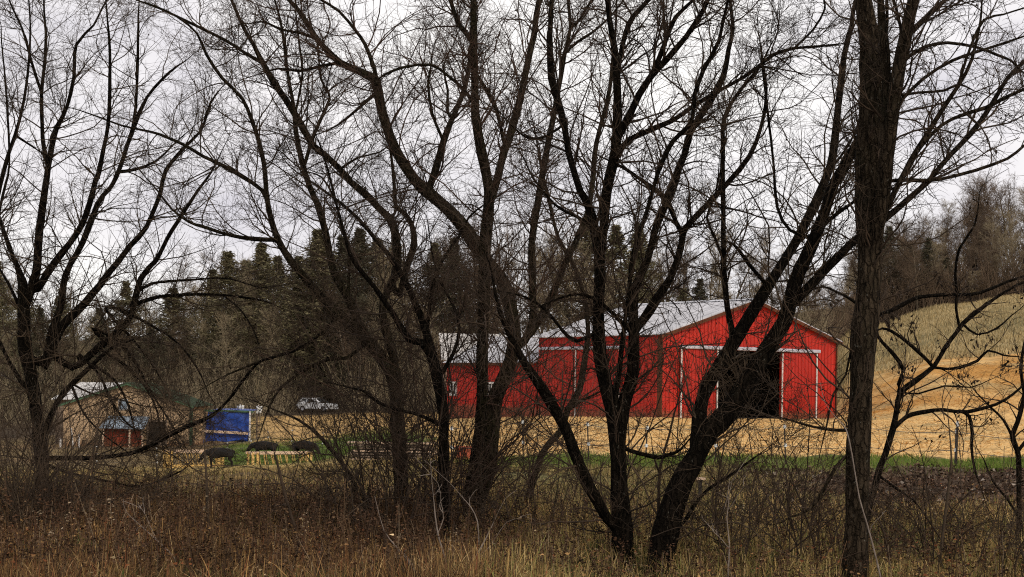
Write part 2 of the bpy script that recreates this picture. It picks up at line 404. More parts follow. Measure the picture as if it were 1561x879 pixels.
# --- far left multi-stemmed tree
LIMBS_A = [
 [(58,800,30),(62,760,27),(65,724,26),(60,664,27),(54,610,26),(46,560,27),(38,529,28),(36,449,24),(30,418,15),(14,375,10),(0,335,8),(-14,290,7)],
 [(37,470,22),(48,440,20),(56,417,19),(60,350,17),(66,300,16),(73,253,15),(82,208,13),(92,185,11),(103,162,9),(113,119,8),(117,68,7),(143,38,5),(157,10,4)],
 [(73,253,11),(66,218,10),(63,143,8),(68,102,7),(70,51,6),(67,0,4)],
 [(63,140,6),(48,92,6),(34,44,5),(14,0,4)],
 [(58,440,17),(72,418,16),(96,385,15),(119,353,14),(131,326,13),(145,275,11),(150,262,10),(164,191,9),(167,137,7),(167,68,6),(163,15,4)],
 [(72,545,20),(80,500,19),(92,465,17),(99,421,16),(119,385,15),(135,350,14),(150,310,13),(168,288,11),(178,270,10),(190,235,10),(201,201,10),(225,147,8),(259,109,6),(283,92,4)],
 [(201,203,8),(207,165,7),(210,102,6),(211,40,5),(212,5,3)],
 [(181,262,8),(206,258,7),(238,245,6),(262,222,4),(281,205,3)],
 [(66,560,22),(92,500,19),(131,461,17),(171,409,15),(199,373,13),(223,345,11),(243,294,10),(252,259,9),(283,222,8),(307,198,6),(321,157,5),(338,133,3)],
 [(110,560,15),(150,528,15),(184,500,14),(199,480,13),(215,425,12),(239,397,11),(255,365,10),(271,338,9),(302,290,7),(322,262,5),(338,230,3)],
 [(203,465,9),(239,453,8),(285,449,7),(338,449,6),(398,457,5),(430,470,3)],
 [(206,450,7),(230,432,7),(306,425,5),(345,424,4),(400,438,3),(440,432,2)],
 [(338,449,4),(365,470,4),(388,505,3),(400,545,2)],
 [(60,700,13),(78,697,12),(151,698,11),(207,689,11),(241,672,12),(284,651,11),(320,635,9),(346,612,7),(371,580,6),(398,550,5),(440,538,4),(480,515,3)],
 [(66,705,8),(103,720,7),(172,735,6),(215,741,5),(267,722,4),(285,712,2)],
 [(64,665,14),(86,612,13),(110,585,12),(142,556,9),(170,530,6),(210,515,4)],
 [(140,500,10),(180,520,8),(210,560,7),(232,600,5),(258,640,4),(275,668,3)],
 [(120,540,9),(150,570,7),(170,612,6),(200,650,4),(240,665,3)],
 [(180,470,8),(220,490,6),(268,520,5),(300,560,4),(318,600,3)],
 [(52,600,18),(38,590,12),(18,560,9),(0,520,7),(-12,480,5)],
 [(40,500,14),(26,460,8),(12,430,6),(-6,400,4)],
 [(150,530,9),(190,556,7),(222,590,5),(240,628,4),(246,668,3)],
 [(110,585,6),(140,600,4),(175,606,3.5),(215,618,3),(262,622,2)],
 [(110,590,7),(128,630,5),(160,664,4),(196,690,3)],
 [(160,470,8),(205,520,6),(238,565,4.5),(262,610,3)],
 [(142,556,7),(176,580,6),(196,618,5),(205,655,3)],
]
LIMBS_O = [[(-40,790,16),(-36,700,14),(-30,560,12),(-20,430,10),(-6,320,9),(8,250,8),(22,205,7),(30,180,6),(40,130,5),(46,60,4),(44,0,3)],
 [(-20,430,6),(4,300,5),(14,250,4),(10,150,4),(2,60,3)], [(22,205,5),(48,222,4),(63,232,3)]]
# --- bent trees right of it
LIMBS_D = [
 [(611,815,32),(611,776,29),(610,720,28),(608,660,27),(605,600,28),(592,560,26),(566,524,23),(540,497,20),(511,473,19),(480,441,17),(452,409,16),(424,365,13),(408,308,11),(402,250,10),(389,198,9),(369,150,8),(338,119,7),(314,82,6),(300,50,5),(270,25,4),(235,8,3)],
 [(562,520,18),(545,490,17),(531,457,16),(507,413,15),(496,357,13),(484,310,13),(472,283,12),(460,245,11),(451,201,9),(448,164,8),(439,113,7),(431,51,6),(419,0,4)],
 [(464,250,8),(478,205,7),(499,160,6),(502,143,5),(489,119,5),(484,68,3),(470,20,3)],
 [(451,170,6),(461,113,5),(457,75,5),(452,35,4),(450,0,3)],
 [(424,367,8),(400,365,9),(370,362,8),(338,355,7),(310,346,7),(287,338,6),(262,318,5),(240,290,4),(215,262,3)],
 [(606,585,20),(600,540,18),(588,500,16),(584,460,15),(603,420,16),(606,389,16),(599,342,16),(583,322,15),(567,306,15),(550,290,15),(535,278,14),(519,259,14),(497,238,13),(478,222,13),(455,181,13),(434,150,12),(417,126,12),(400,95,11),(386,68,9),(372,44,8),(357,8,6)],
 [(400,95,8),(380,84,8),(341,60,7),(300,40,6),(260,20,5),(225,6,3)],
 [(519,257,6),(545,240,5),(578,232,4),(600,215,3)],
 [(608,450,13),(618,410,14),(631,372,13),(627,342,11),(616,325,9),(603,314,8),(601,285,7),(597,240,6),(590,205,4)],
 [(408,310,7),(399,290,8),(370,270,9),(341,253,8),(310,238,8),(283,222,7),(242,205,6),(214,198,5),(184,191,5),(150,178,4),(119,167,3)],
 [(531,457,7),(531,377,6),(520,340,5),(508,300,5),(490,270,4),(470,262,3)],
 [(560,520,9),(530,545,8),(500,548,8),(468,562,7),(430,590,6),(412,618,5),(400,650,3)],
 [(495,470,10),(508,488,9),(488,508,8),(465,527,8),(430,540,7),(400,549,6),(352,568,4),(320,585,3)],
 [(545,700,12),(548,740,13),(535,790,14)],
]
LIMBS_D[-1] = [(545,770,13),(540,740,12),(520,705,10),(490,668,8),(455,640,6),(420,625,4)]
LIMBS_E = [
 [(676,850,24),(676,776,22),(677,694,21),(676,629,20),(668,580,19),(659,543,18),(650,508,15),(640,480,14),(622,440,12),(608,412,11),(590,385,9),(571,361,8),(545,332,7),(520,310,6),(490,288,5),(465,270,4)],
 [(660,548,14),(640,520,13),(623,515,12),(600,480,11),(571,437,9),(545,405,8),(531,377,7),(511,306,5),(500,260,4),(486,215,3)],
 [(668,575,10),(690,540,8),(700,500,7),(690,465,6),(672,430,5),(662,400,4),(655,360,3)],
 [(676,640,10),(700,660,9),(716,690,8)],
 [(650,508,8),(655,470,8),(662,430,7),(676,395,6),(700,360,5),(716,330,4),(740,310,3)],
]
LIMBS_E[3] = [(676,650,8),(640,632,8),(600,622,7),(575,612,6),(555,596,5),(530,590,4)]
# --- the thick forked tree in the middle
LIMBS_G = [
 [(712,830,50),(713,805,44),(722,770,38),(738,720,34),(745,685,31),(750,640,31),(757,605,30),(770,575,29),(780,545,28),(784,520,27),(780,480,27),(774,450,26),(762,420,25),(736,389,25),(714,353,24),(687,322,23),(660,299,23),(640,282,22),(622,262,21),(601,225,19),(588,191,18),(578,155,17),(572,125,16),(560,116,15),(540,106,14),(519,95,13),(498,75,11),(485,60,11),(461,24,9),(440,0,7)],
 [(706,812,30),(714,760,26),(724,710,24),(731,655,23),(734,612,22),(736,521,21),(738,441,20),(739,389,20),(744,335,21),(746,290,20),(738,250,18),(731,220,17),(724,171,16),(724,119,15),(722,61,14),(721,20,13),(720,-5,12)],
 [(746,310,15),(755,283,15),(764,250,15),(772,225,15),(785,185,14),(798,130,13),(810,70,13),(816,40,12),(822,0,10)],
 [(770,228,8),(760,185,9),(751,157,9),(734,126,8),(724,108,6)],
 [(722,66,9),(714,53,10),(704,42,9),(697,31,9),(687,0,8)],
 [(650,292,11),(657,276,14),(664,258,14),(674,226,13),(683,198,12),(704,147,11),(714,110,9),(716,75,7),(722,50,5)],
 [(678,222,7),(673,205,6),(660,175,6),(653,130,5),(657,100,4)],
 [(722,160,7),(707,137,7),(683,116,6),(656,99,6),(618,102,6),(590,112,5),(577,120,4)],
 [(574,130,9),(571,106,8),(557,68,7),(543,48,7),(516,17,6),(485,-3,5)],
 [(682,170,6),(682,137,5),(676,100,4),(690,70,3)],
 [(783,530,16),(800,520,15),(812,490,15),(812,449,14),(811,369,14),(820,310,13),(834,222,12),(845,171,11),(855,120,10),(861,82,9),(870,40,8),(866,0,6)],
 [(868,45,7),(885,28,6),(902,0,5)],
 [(861,82,6),(880,64,6),(905,48,5),(930,25,4),(946,6,3)],
 [(790,525,15),(808,509,14),(836,461,14),(860,405,12),(884,353,11),(900,300,10),(909,218,9),(919,177,8),(930,130,8),(936,70,6),(940,10,4)],
 [(574,140,7),(560,152,6),(540,170,5),(515,190,4),(495,200,3)],
 [(519,95,6),(490,100,6),(455,108,5),(425,104,4),(400,112,3)],
 [(485,60,6),(458,50,6),(430,45,5),(402,33,4),(380,36,3)],
]
# --- leaning side stem beside the dark tree
LIMBS_J = [
 [(792,810,15),(797,783,14),(808,745,13),(824,695,13),(840,672,13),(855,657,13),(866,625,12),(884,595,12),(893,543,11),(897,500,10),(890,450,9),(872,400,8),(850,360,7),(838,310,6),(826,260,5),(818,215,4)],
 [(866,625,7),(885,612,6),(908,600,5),(930,590,3)],
]
# --- very dark centre tree, several stems
LIMBS_H = [
 [(953,900,52),(951,871,43),(949,802,36),(945,737,31),(944,672,28),(950,629,26),(958,600,25),(966,565,23),(966,500,19),(967,441,16),(987,397,15),(999,350,14),(1012,318,14),(1023,298,14),(1035,258,14),(1044,236,13),(1053,201,13),(1083,154,12),(1104,116,11),(1111,75,10),(1117,44,8),(1113,0,6)],
 [(966,505,17),(982,485,17),(999,457,16),(1023,421,14),(1039,375,14),(1044,350,13),(1071,318,11),(1090,297,10),(1128,256,9),(1152,218,8),(1165,171,7),(1168,135,6),(1162,95,5),(1158,60,3)],
 [(1042,358,11),(1031,338,10),(1020,310,10),(1000,290,9),(975,272,8),(950,255,7),(930,245,5)],
 [(940,690,24),(936,640,25),(928,600,25),(918,560,24),(912,489,22),(914,409,19),(907,357,18),(896,310,16),(885,290,15),(868,232,14),(861,188,13),(851,154,13),(841,119,12),(839,51,11),(841,0,9)],
 [(913,400,18),(920,360,18),(923,330,18),(926,295,18),(937,232,18),(940,171,17),(940,102,14),(933,51,12),(926,0,9)],
 [(939,215,15),(950,195,15),(964,167,14),(991,119,14),(1018,89,13),(1046,55,12),(1073,14,10),(1080,-4,9)],
 [(942,140,11),(944,96,12),(954,51,12),(966,25,11),(988,0,9)],
 [(992,118,9),(1000,100,10),(1015,61,9),(1029,27,8),(1059,-2,6)],
 [(938,800,26),(925,790,24),(908,760,22),(890,728,22),(875,690,21),(860,651,20),(843,620,19),(826,590,18),(805,560,16),(790,536,13),(772,500,10),(760,470,8),(752,430,6)],
 [(922,300,9),(947,225,9),(971,208,10),(1025,184,9),(1059,160,9),(1104,133,8),(1140,112,8),(1161,96,8),(1181,82,7),(1212,73,6),(1250,70,5),(1284,66,3)],
 [(1212,73,5),(1240,45,5),(1257,15,4),(1255,-5,3)],
 [(935,640,11),(945,560,10),(956,460,10),(965,380,10),(985,325,10),(995,290,10),(1008,250,9),(1025,215,9),(1053,188,9),(1059,147,9),(1073,106,8),(1097,61,8),(1110,0,6)],
 [(944,680,9),(960,686,9),(985,694,9),(1003,697,9),(1022,692,8),(1038,685,6),(1052,668,4)],
 [(905,345,8),(880,330,7),(855,318,6),(835,300,5),(812,270,4),(798,240,3)],
 [(880,520,7),(855,500,6),(830,470,5),(800,452,4),(770,445,3)],
 [(861,188,6),(835,205,6),(812,212,5),(790,200,4),(770,180,3)],
 [(965,510,9),(935,478,9),(905,455,7),(880,448,6),(850,455,5),(815,470,3)],
]
# --- leaning tree in front of the barn door
LIMBS_K = [
 [(1000,905,56),(1005,871,47),(1014,810,42),(1033,750,37),(1050,715,35),(1064,688,34),(1082,656,33),(1110,629,32),(1140,580,32),(1166,534,31),(1195,490,30),(1206,455,27),(1217,417,25),(1241,365,22),(1254,330,20),(1264,298,20),(1275,272,18),(1291,246,16),(1308,212,14),(1330,170,11),(1342,120,9),(1350,60,7),(1352,0,5)],
 [(1064,690,30),(1066,655,28),(1068,621,26),(1080,586,26),(1100,552,25),(1119,518,24),(1146,473,22),(1170,436,20),(1190,405,19),(1213,369,18),(1233,330,17),(1249,294,16),(1262,260,15),(1270,235,14),(1275,184,13),(1280,137,12),(1287,85,11),(1298,38,9),(1304,0,7)],
 [(1202,470,18),(1222,450,18),(1245,425,17),(1276,393,16),(1300,369,15),(1330,348,14),(1352,330,13),(1384,302,12),(1416,274,11),(1437,249,10),(1482,201,10),(1509,164,9),(1536,119,8),(1561,94,6),(1590,60,5)],
 [(1248,350,10),(1260,338,10),(1280,322,9),(1300,308,8),(1330,292,8),(1362,288,7)],
 [(1240,362,6),(1205,350,6),(1185,315,6),(1180,258,5),(1172,190,5),(1165,130,4),(1160,95,3)],
 [(1119,518,12),(1108,470,12),(1104,430,12),(1103,390,11),(1103,350,11),(1102,297,10),(1102,222,9),(1104,178,8),(1128,137,7),(1158,102,5),(1176,66,3)],
 [(1103,395,6),(1090,360,6),(1078,330,6),(1092,290,5),(1096,250,3)],
 [(1110,650,8),(1090,600,3)],
 [(1262,262,6),(1282,238,6),(1300,208,5),(1310,180,3)],
 [(1170,436,8),(1140,400,7),(1118,372,5),(1100,368,3)],
]
LIMBS_K[7] = [(1028,770,9),(1040,800,8),(1060,768,8),(1080,745,8),(1108,728,7),(1138,706,5),(1160,690,3)]
# --- tall straight furrowed trunk
LIMBS_L = [
 [(1302,930,50),(1303,879,45),(1306,800,43),(1308,700,40),(1313,600,41),(1317,520,42),(1323,450,42),(1326,400,43),(1324,330,42),(1324,250,42),(1327,180,44),(1329,120,45),(1322,50,36),(1315,0,30)],
 [(1330,420,24),(1336,369,24),(1344,300,25),(1351,240,25),(1357,195,25),(1363,150,25),(1372,95,25),(1383,41,24),(1393,0,22)],
 [(1352,215,18),(1354,160,18),(1352,110,18),(1347,60,17),(1342,0,15)],
 [(1338,360,12),(1346,335,12),(1362,295,12),(1379,263,12),(1396,232,12),(1434,171,11),(1461,130,9),(1482,89,7),(1494,34,6),(1497,0,4)],
 [(1392,240,9),(1420,205,9),(1451,181,9),(1502,164,9),(1530,150,8),(1561,136,7),(1590,122,5)],
 [(1346,278,9),(1370,275,9),(1400,275,9),(1434,273,9),(1489,259,8),(1536,242,7),(1561,222,6),(1585,205,4)],
 [(1356,165,10),(1369,157,9),(1407,119,8),(1451,92,8),(1489,79,7),(1530,66,6),(1561,55,5)],
 [(1366,120,9),(1379,92,8),(1407,72,8),(1444,65,7),(1489,72,6),(1520,84,6),(1540,92,5),(1561,112,3)],
 [(1366,145,8),(1400,140,7),(1440,137,6),(1462,128,5),(1485,138,3)],
 [(1388,50,12),(1405,32,11),(1425,14,9),(1445,-6,8)],
 [(1460,132,6),(1480,70,6),(1500,30,6),(1530,22,5),(1561,12,4)],
 [(1376,80,6),(1372,40,7),(1362,0,6)],
 [(1300,520,5),(1290,570,5),(1270,600,4),(1262,640,4),(1250,690,3)],
 [(1296,655,8),(1275,655,7),(1240,650,6),(1205,640,5),(1180,634,3)],
 [(1298,690,7),(1275,712,8),(1258,742,8),(1236,775,6),(1205,788,4)],
]
# --- slim crooked tree beside it with hanging pods
LIMBS_M = [
 [(1312,850,17),(1318,800,16),(1326,767,15),(1334,741,14),(1343,712,13),(1351,690,13),(1361,655,13),(1367,625,12),(1373,599,12),(1394,582,11),(1424,558,10),(1440,530,10),(1457,507,9),(1467,493,9),(1491,473,8),(1515,456,7),(1539,441,6),(1561,430,5),(1585,418,4)],
 [(1371,603,9),(1370,585,9),(1377,562,9),(1362,540,8),(1344,521,7),(1324,490,7),(1304,461,6),(1275,445,5),(1253,437,5),(1225,448,3),(1195,470,3)],
 [(1362,652,9),(1375,640,9),(1390,632,9),(1412,627,9),(1437,625,8),(1475,628,8),(1519,616,6),(1545,600,5),(1561,586,4),(1585,570,3)],
 [(1462,626,7),(1478,634,7),(1482,660,6),(1481,681,6),(1486,715,5),(1495,742,3)],
 [(1424,560,7),(1445,562,6),(1463,560,7),(1490,550,6),(1506,534,5),(1530,541,4),(1551,543,3)],
 [(1424,560,7),(1410,545,7),(1392,529,7),(1375,515,6),(1360,505,6),(1345,500,5),(1334,506,4)],
 [(1463,497,6),(1458,470,6),(1459,449,6),(1456,418,5),(1462,380,5),(1485,345,4),(1492,310,3)],
 [(1338,480,7),(1360,473,8),(1380,463,8),(1400,453,8),(1440,449,8),(1470,448,8),(1495,445,7),(1535,429,6),(1561,421,5),(1590,410,3)],
 [(1467,493,5),(1490,510,4),(1520,500,4),(1540,482,3)],
 [(1340,725,6),(1368,745,6),(1392,762,4),(1402,775,3)],
 [(1376,598,5),(1400,600,4),(1440,588,4),(1480,590,3),(1510,578,2)],
]
LIMBS_N = [
 [(1556,860,13),(1555,836,12),(1553,759,11),(1553,700,11),(1548,680,11),(1543,664,10),(1550,645,9),(1557,620,8),(1561,598,7),(1556,560,6),(1562,520,5),(1570,470,4)],
 [(1544,666,6),(1530,640,5),(1512,622,4),(1490,600,3)],
 [(1551,690,7),(1565,672,7),(1585,650,5)],
 [(1554,790,6),(1535,760,5),(1515,735,4),(1500,700,3)],
]
UP, DROOP = (0, 0, .05), (0, 0, -.05)
T_A = traced_tree('bare_tree', 'broad dark multi-stemmed bare tree at the left edge with low sweeping branches', 'tree', 20.0, LIMBS_A, M['bark_black'], M['twig_brown'], 1, slim=.86, dens=8.5, fine=1.1, group=G_NEAR, trop=(0, 0, .03))
T_O = traced_tree('bare_tree', 'slim bare stem cut off by the left picture edge beside the multi-stemmed tree', 'tree', 19.0, LIMBS_O, M['bark_black'], M['twig_black'], 2, dens=6, group=G_NEAR)
T_D = traced_tree('bare_tree', 'bare tree with bent limbs leaning far left, its trunk right of the wooden feeders', 'tree', 19.2, LIMBS_D, M['bark_brown'], M['twig_brown'], 3, slim=.93, dens=8.5, fine=1.2, group=G_NEAR)
T_E = traced_tree('bare_tree', 'straight slender dark trunk just left of the thick forked tree', 'tree', 16.4, LIMBS_E, M['bark_black'], M['twig_black'], 4, dens=9, fine=1.25, group=G_NEAR)
T_G = traced_tree('bare_tree', 'thick forked bare tree before the low red shed, one limb arching up to the left', 'tree', 18.1, LIMBS_G, M['bark_brown'], M['twig_red'], 5, dens=10, fine=1.2, group=G_NEAR)
T_J = traced_tree('bare_tree', 'short crooked stem crossing behind the slanting limb of the dark centre tree', 'tree', 20.1, LIMBS_J, M['bark_brown'], M['twig_brown'], 6, dens=9, group=G_NEAR)
T_H = traced_tree('bare_tree', 'very dark bare tree with several stems standing before the side wall of the barn', 'tree', 14.0, LIMBS_H, M['bark_black'], M['twig_black'], 7, dens=9.5, fine=1.2, long=.85, group=G_NEAR)
T_K = traced_tree('bare_tree', 'heavy bare tree leaning right across the open barn doorway', 'tree', 13.7, LIMBS_K, M['bark_black'], M['twig_brown'], 8, dens=9, fine=1.2, long=.85, group=G_NEAR)
T_L = traced_tree('bare_tree', 'tall straight trunk with furrowed brown bark right of the barn', 'tree', 12.9, LIMBS_L, M['bark_big'], M['twig_black'], 9, slim=.93, dens=6.5, fine=1.0, long=.75, group=G_NEAR, low=.3)
T_M = traced_tree('bare_tree', 'slim crooked black tree with hanging dead leaves right of the tall straight trunk', 'tree', 16.0, LIMBS_M, M['bark_black'], M['twig_black'], 10, dens=5, fine=.7, long=.6, group=G_NEAR, low=.6)
T_N = traced_tree('bare_tree', 'thin young tree standing at the right picture edge', 'tree', 16.6, LIMBS_N, M['bark_black'], M['twig_black'], 12, dens=6, fine=.7, long=.6, group=G_NEAR, low=.6)

def flakes(P, size, rng, aspect=.45, hang=True):
    n = len(P); d = rng.normal(0, 1, (n, 3)); d[:, 2] = -abs(d[:, 2])*2.2 if hang else d[:, 2]*.2
    d = nrm(d)*size[:, None]; s = nrm(np.cross(d, rng.normal(0, 1, (n, 3))))*size[:, None]*aspect
    bend = nrm(rng.normal(0, 1, (n, 3)))*size[:, None]*.25
    V = np.stack([P, P+d*.5+s*.5+bend, P+d, P+d*.5-s*.5+bend], 1).reshape(-1, 3)
    return V, np.arange(n*4).reshape(n, 4)
def dead_leaves(tree, n, size, seed, cluster=3):
    rng = np.random.default_rng(seed); P1, R1, P2, R2 = tree[1]
    i = rng.integers(0, len(P2), n); p = P2[i, rng.integers(3, P2.shape[1], n)]
    p = np.repeat(p, cluster, 0)+rng.normal(0, .03, (n*cluster, 3))
    v, f = flakes(p, rng.uniform(.5, 1.3, len(p))*size, rng)
    off = np.array(tree[0].location)
    mesh_np('dead_leaves', v-off, f, M['leaf_dead'], tree[0])
dead_leaves(T_M, 110, .055, 3, 4)
dead_leaves(T_G, 500, .03, 4, 2); dead_leaves(T_D, 400, .03, 5, 2); dead_leaves(T_H, 300, .03, 6, 2); dead_leaves(T_K, 200, .03, 7, 2)
dead_leaves(T_L, 150, .035, 8, 2); dead_leaves(T_A, 400, .03, 9, 2)

# --- saplings, canes and thickets in the weeds
def sapling(label, d, limbs, mat, seed, dens=5, group='saplings in the weeds', name='sapling', cat='sapling', fine=.5, long=.35):
    return traced_tree(name, label, cat, d, limbs, mat, mat, seed, dens=dens, fine=fine, long=long, group=group, lean=.2)
sapling('thin black sapling between the dark centre tree and the leaning tree', 15.0, [[(1003,830,7),(1003,780,7),(1006,715,6),(1020,664,5),(1028,629,4),(1040,590,3)], [(1005,720,4),(998,700,4),(994,680,3)]], M['twig_black'], 31)
sapling('pale bent cane arching in front of the tall straight trunk', 12.4, [[(1346,930,4),(1342,879,3.6),(1323,802,3.2),(1310,759,3),(1299,694,3),(1290,655,2.5),(1278,640,2)]], M['cane'], 32, dens=1, name='cane', cat='cane', fine=.1, long=.25)
sapling('pale curved cane rising in front of the slender dark trunk', 13.2, [[(684,905,4.2),(681,860,3.6),(670,822,3.0),(664,790,3.0),(662,770,2.4)], [(666,815,1.8),(676,790,1.8),(672,765,1.2)]], M['cane'], 33, dens=.7, name='cane', cat='cane', fine=.1, long=.25)
sapling('pale straight cane slanting right below the thick forked tree', 13.0, [[(680,885,3.6),(695,872,3.6),(720,855,3.0),(738,826,3.0),(753,795,1.8)], [(722,850,1.8),(742,838,1.8),(755,820,1.2)]], M['cane'], 34, dens=1, name='cane', cat='cane', fine=.1, long=.25)
sapling('short pale cane leaning left in the brown weeds beneath the bent tree', 13.0, [[(640,890,6),(637,879,6),(622,855,5),(604,832,4)]], M['cane'], 35, dens=1, name='cane', cat='cane', fine=.1, long=.25)
sapling('pale hooked cane against the base of the thick forked tree', 13.8, [[(730,830,2.4),(728,795,2.4),(718,773,2.4),(705,758,1.8)]], M['cane'], 36, dens=1, name='cane', cat='cane', fine=.1, long=.25)
sapling('pale slanting cane lying low in the left weeds', 13.5, [[(268,866,1.8),(266,850,3.0),(244,828,3.0),(217,803,1.8)], [(240,825,1.8),(228,800,1.2)]], M['cane'], 37, dens=1, name='cane', cat='cane', fine=.1, long=.25)
sapling('thin upright stem in the weeds before the yellow wooden feeders', 15.5, [[(318,810,6),(316,770,6),(315,730,5),(313,700,4),(312,680,3)]], M['twig_brown'], 38, dens=2)
sapling('dark slanting stem rising between the two feeders and the bent tree', 15.0, [[(462,860,7),(448,800,6),(436,760,6),(425,715,5),(418,690,3)]], M['twig_black'], 39, dens=5)
sapling('pale grey upright stem in the weeds left of the tall straight trunk', 12.6, [[(1113,920,3.5),(1110,870,3),(1112,830,2.5),(1108,790,2),(1111,768,1.5)]], M['cane'], 40, dens=3)
sapling('long thin whip rising through the weeds right of the slim crooked tree', 13.5, [[(1428,905,6),(1432,860,6),(1440,790,6),(1447,730,5),(1450,700,4),(1447,655,3)], [(1440,640,2),(1436,610,2),(1443,580,2)]], M['twig_brown'], 41, dens=3)

def thicket(label, px, d, n, h, spread, mat, seed, name='bare_shrub', curl=.1):
    rng = np.random.default_rng(seed); b = at(px, 700, d); b.z = gz(b.x, d)
    root = empty(name, b); tag(root, label, 'shrub', 'leafless shrubs in the weeds')
    s = np.stack([rng.normal(0, spread*.25, n), rng.normal(0, spread*.25, n), np.full(n, -.05)], 1)
    dr = np.stack([rng.normal(0, .42, n), rng.normal(0, .42, n), np.ones(n)], 1)
    P, R = grow(s, dr, h*rng.uniform(.5, 1.1, n), rng.uniform(.004, .010, n), 10, .09+curl*.4, (0, 0, .02), rng)
    P2, R2 = sprout(P, R, 7, 42, .2*h, .5*h, .6, .005, .0025, 7, .13+curl*.4, (0, 0, .03), rng, t0=.2)
    P3, R3 = sprout(P2, R2, 3, 45, .06*h, .22*h, .7, .0033, .002, 4, .16, (0, 0, .0), rng)
    v, f = join([tubes(P, R, 5)]); mesh_np('trunk', v, f, mat, root)
    v, f = join([tubes(P2, R2, 3), tubes(P3, R3, 3)]); mesh_np('crown', v, f, mat, root)
    return root
TH_L = [
 (-20, 16.5, 34, 2.3, 1.5, 'twig_black', 'dense dark shrub cut by the left picture edge'),
 (70, 18.2, 34, 2.2, 1.5, 'twig_brown', 'tall dense brown shrub hugging the base of the multi-stemmed tree'),
 (105, 16.2, 26, 1.7, 1.2, 'twig_black', 'dark tangled shrub before the leaning white post'),
 (20, 15.5, 26, 1.5, 1.2, 'twig_brown', 'brown leafless shrub at the left edge below the multi-stemmed tree'),
 (120, 17.5, 20, .9, 1.4, 'twig_red', 'reddish leafless shrub right of the multi-stemmed tree base'),
 (230, 16.0, 16, .7, 1.2, 'twig_brown', 'low brown shrub in the weeds before the beige house'),
 (365, 15.2, 8, .75, 1.3, 'twig_red', 'reddish shrub in the weeds before the black calf'),
 (425, 18.0, 9, .8, 1.2, 'twig_brown', 'brown shrub in front of the right wooden feeder'),
 (515, 17.2, 24, 2.4, 1.4, 'twig_brown', 'tall tangled shrub left of the bent tree'),
 (565, 16.0, 26, 3.2, 1.4, 'twig_black', 'dark tangled shrub at the foot of the bent tree'),
 (640, 18.2, 40, 3.8, 1.5, 'twig_brown', 'tallest tangled brown shrub between the bent tree and the slender trunk'),
 (700, 17.0, 26, 3.2, 1.2, 'twig_red', 'reddish tangle between the slender trunk and the thick forked tree'),
 (790, 16.5, 18, 1.3, 1.2, 'twig_brown', 'brown shrub right of the thick forked tree base'),
 (860, 19.0, 20, 2.0, 1.4, 'twig_red', 'thin reddish shrub behind the slanting limb of the dark centre tree'),
 (985, 15.5, 12, 1.0, .9, 'twig_brown', 'small shrub in the fork between the dark centre tree and the leaning tree'),
 (1070, 15.0, 16, 1.3, 1.2, 'twig_brown', 'brown shrub just right of the leaning tree base'),
 (1150, 14.6, 26, 2.0, 1.3, 'twig_brown', 'bushy brown shrub below the right barn door'),
 (1210, 13.6, 24, 1.6, 1.2, 'twig_black', 'dark shrub left of the tall straight trunk'),
 (1265, 15.0, 14, 1.4, 1.0, 'twig_red', 'reddish shrub touching the tall straight trunk on its left'),
 (1380, 15.2, 14, 1.2, 1.0, 'twig_brown', 'low shrub under the slim crooked tree'),
 (1470, 14.5, 26, 1.5, 1.3, 'twig_black', 'dark many-stemmed shrub before the dirt patch on the right'),
 (1525, 13.6, 18, 1.2, 1.0, 'twig_brown', 'brown shrub at the right edge before the young tree'),
]
for k, (px, d, n, h, s, mt, lab) in enumerate(TH_L): thicket(lab, px, d, n, h, s, M[mt], 60+k)

# ---------------------------------------------------------------- weeds and grass
def blades(x, y, h, w, colr, rng, lean=.28, droop=.25, z0=None):
    n = len(x); z = hgt(x, y) if z0 is None else z0
    a = rng.uniform(0, 2*np.pi, n); l = np.abs(rng.normal(0, lean, n))
    dx, dy = np.cos(a)*l, np.sin(a)*l; b = rng.uniform(0, np.pi, n); wx, wy = np.cos(b)*w/2, np.sin(b)*w/2
    rows = []
    for t, ww in ((0, 1.0), (.45, .8), (.8, .5), (1.0, .12)):
        cx, cy = x+dx*h*t**1.6, y+dy*h*t**1.6; cz = z-.03+h*t*(1-droop*t*l)
        rows.append(np.stack([cx-wx*ww, cy-wy*ww, cz], 1)); rows.append(np.stack([cx+wx*ww, cy+wy*ww, cz], 1))
    V = np.stack(rows, 1).reshape(-1, 3); i = np.arange(n)[:, None]*8
    Fq = np.concatenate([i+np.array([[0, 1, 3, 2]]), i+np.array([[2, 3, 5, 4]]), i+np.array([[4, 5, 7, 6]])], 0)
    return V, Fq, np.repeat(colr, 8, 0)
def scatter(n, d0, d1, c0, c1, rng, pw=1.0):
    d = d0+(d1-d0)*rng.random(n)**pw; c = rng.uniform(c0, c1, n); return (c-CX)/F*d, d, c
def pick(pal, n, rng, var=.3, wts=None):
    pal = np.array(pal); return pal[rng.choice(len(pal), n, p=wts)]*(1+rng.normal(0, var, n).clip(-.7, .9))[:, None]
rg = np.random.default_rng(5)
x, y, c = scatter(210000, 11.0, 30.0, -260, 1820, rg, 1.25)
patch = vnoise(x, y, 1.6, 41); rgt = sm(640, 900, c)
hh = (.17+.40*vnoise(x, y, 1.0, 42))*(1-rgt*.25)*rg.uniform(.45, 1.25, len(x))
hh *= 1-.62*sm(20, 23, y)*sm(640, 800, c)
hh *= np.where((c > 1180) & (y > 21), .55, 1.0)
hh *= 1-(1-sm(600, 720, c))*(.12+.68*sm(18.5, 23.5, y))
kp = rg.random(len(x)) > .75*sm(1180, 1260, c)*sm(20.5, 22.5, y)
x, y, c, patch, rgt, hh = [q[kp] for q in (x, y, c, patch, rgt, hh)]
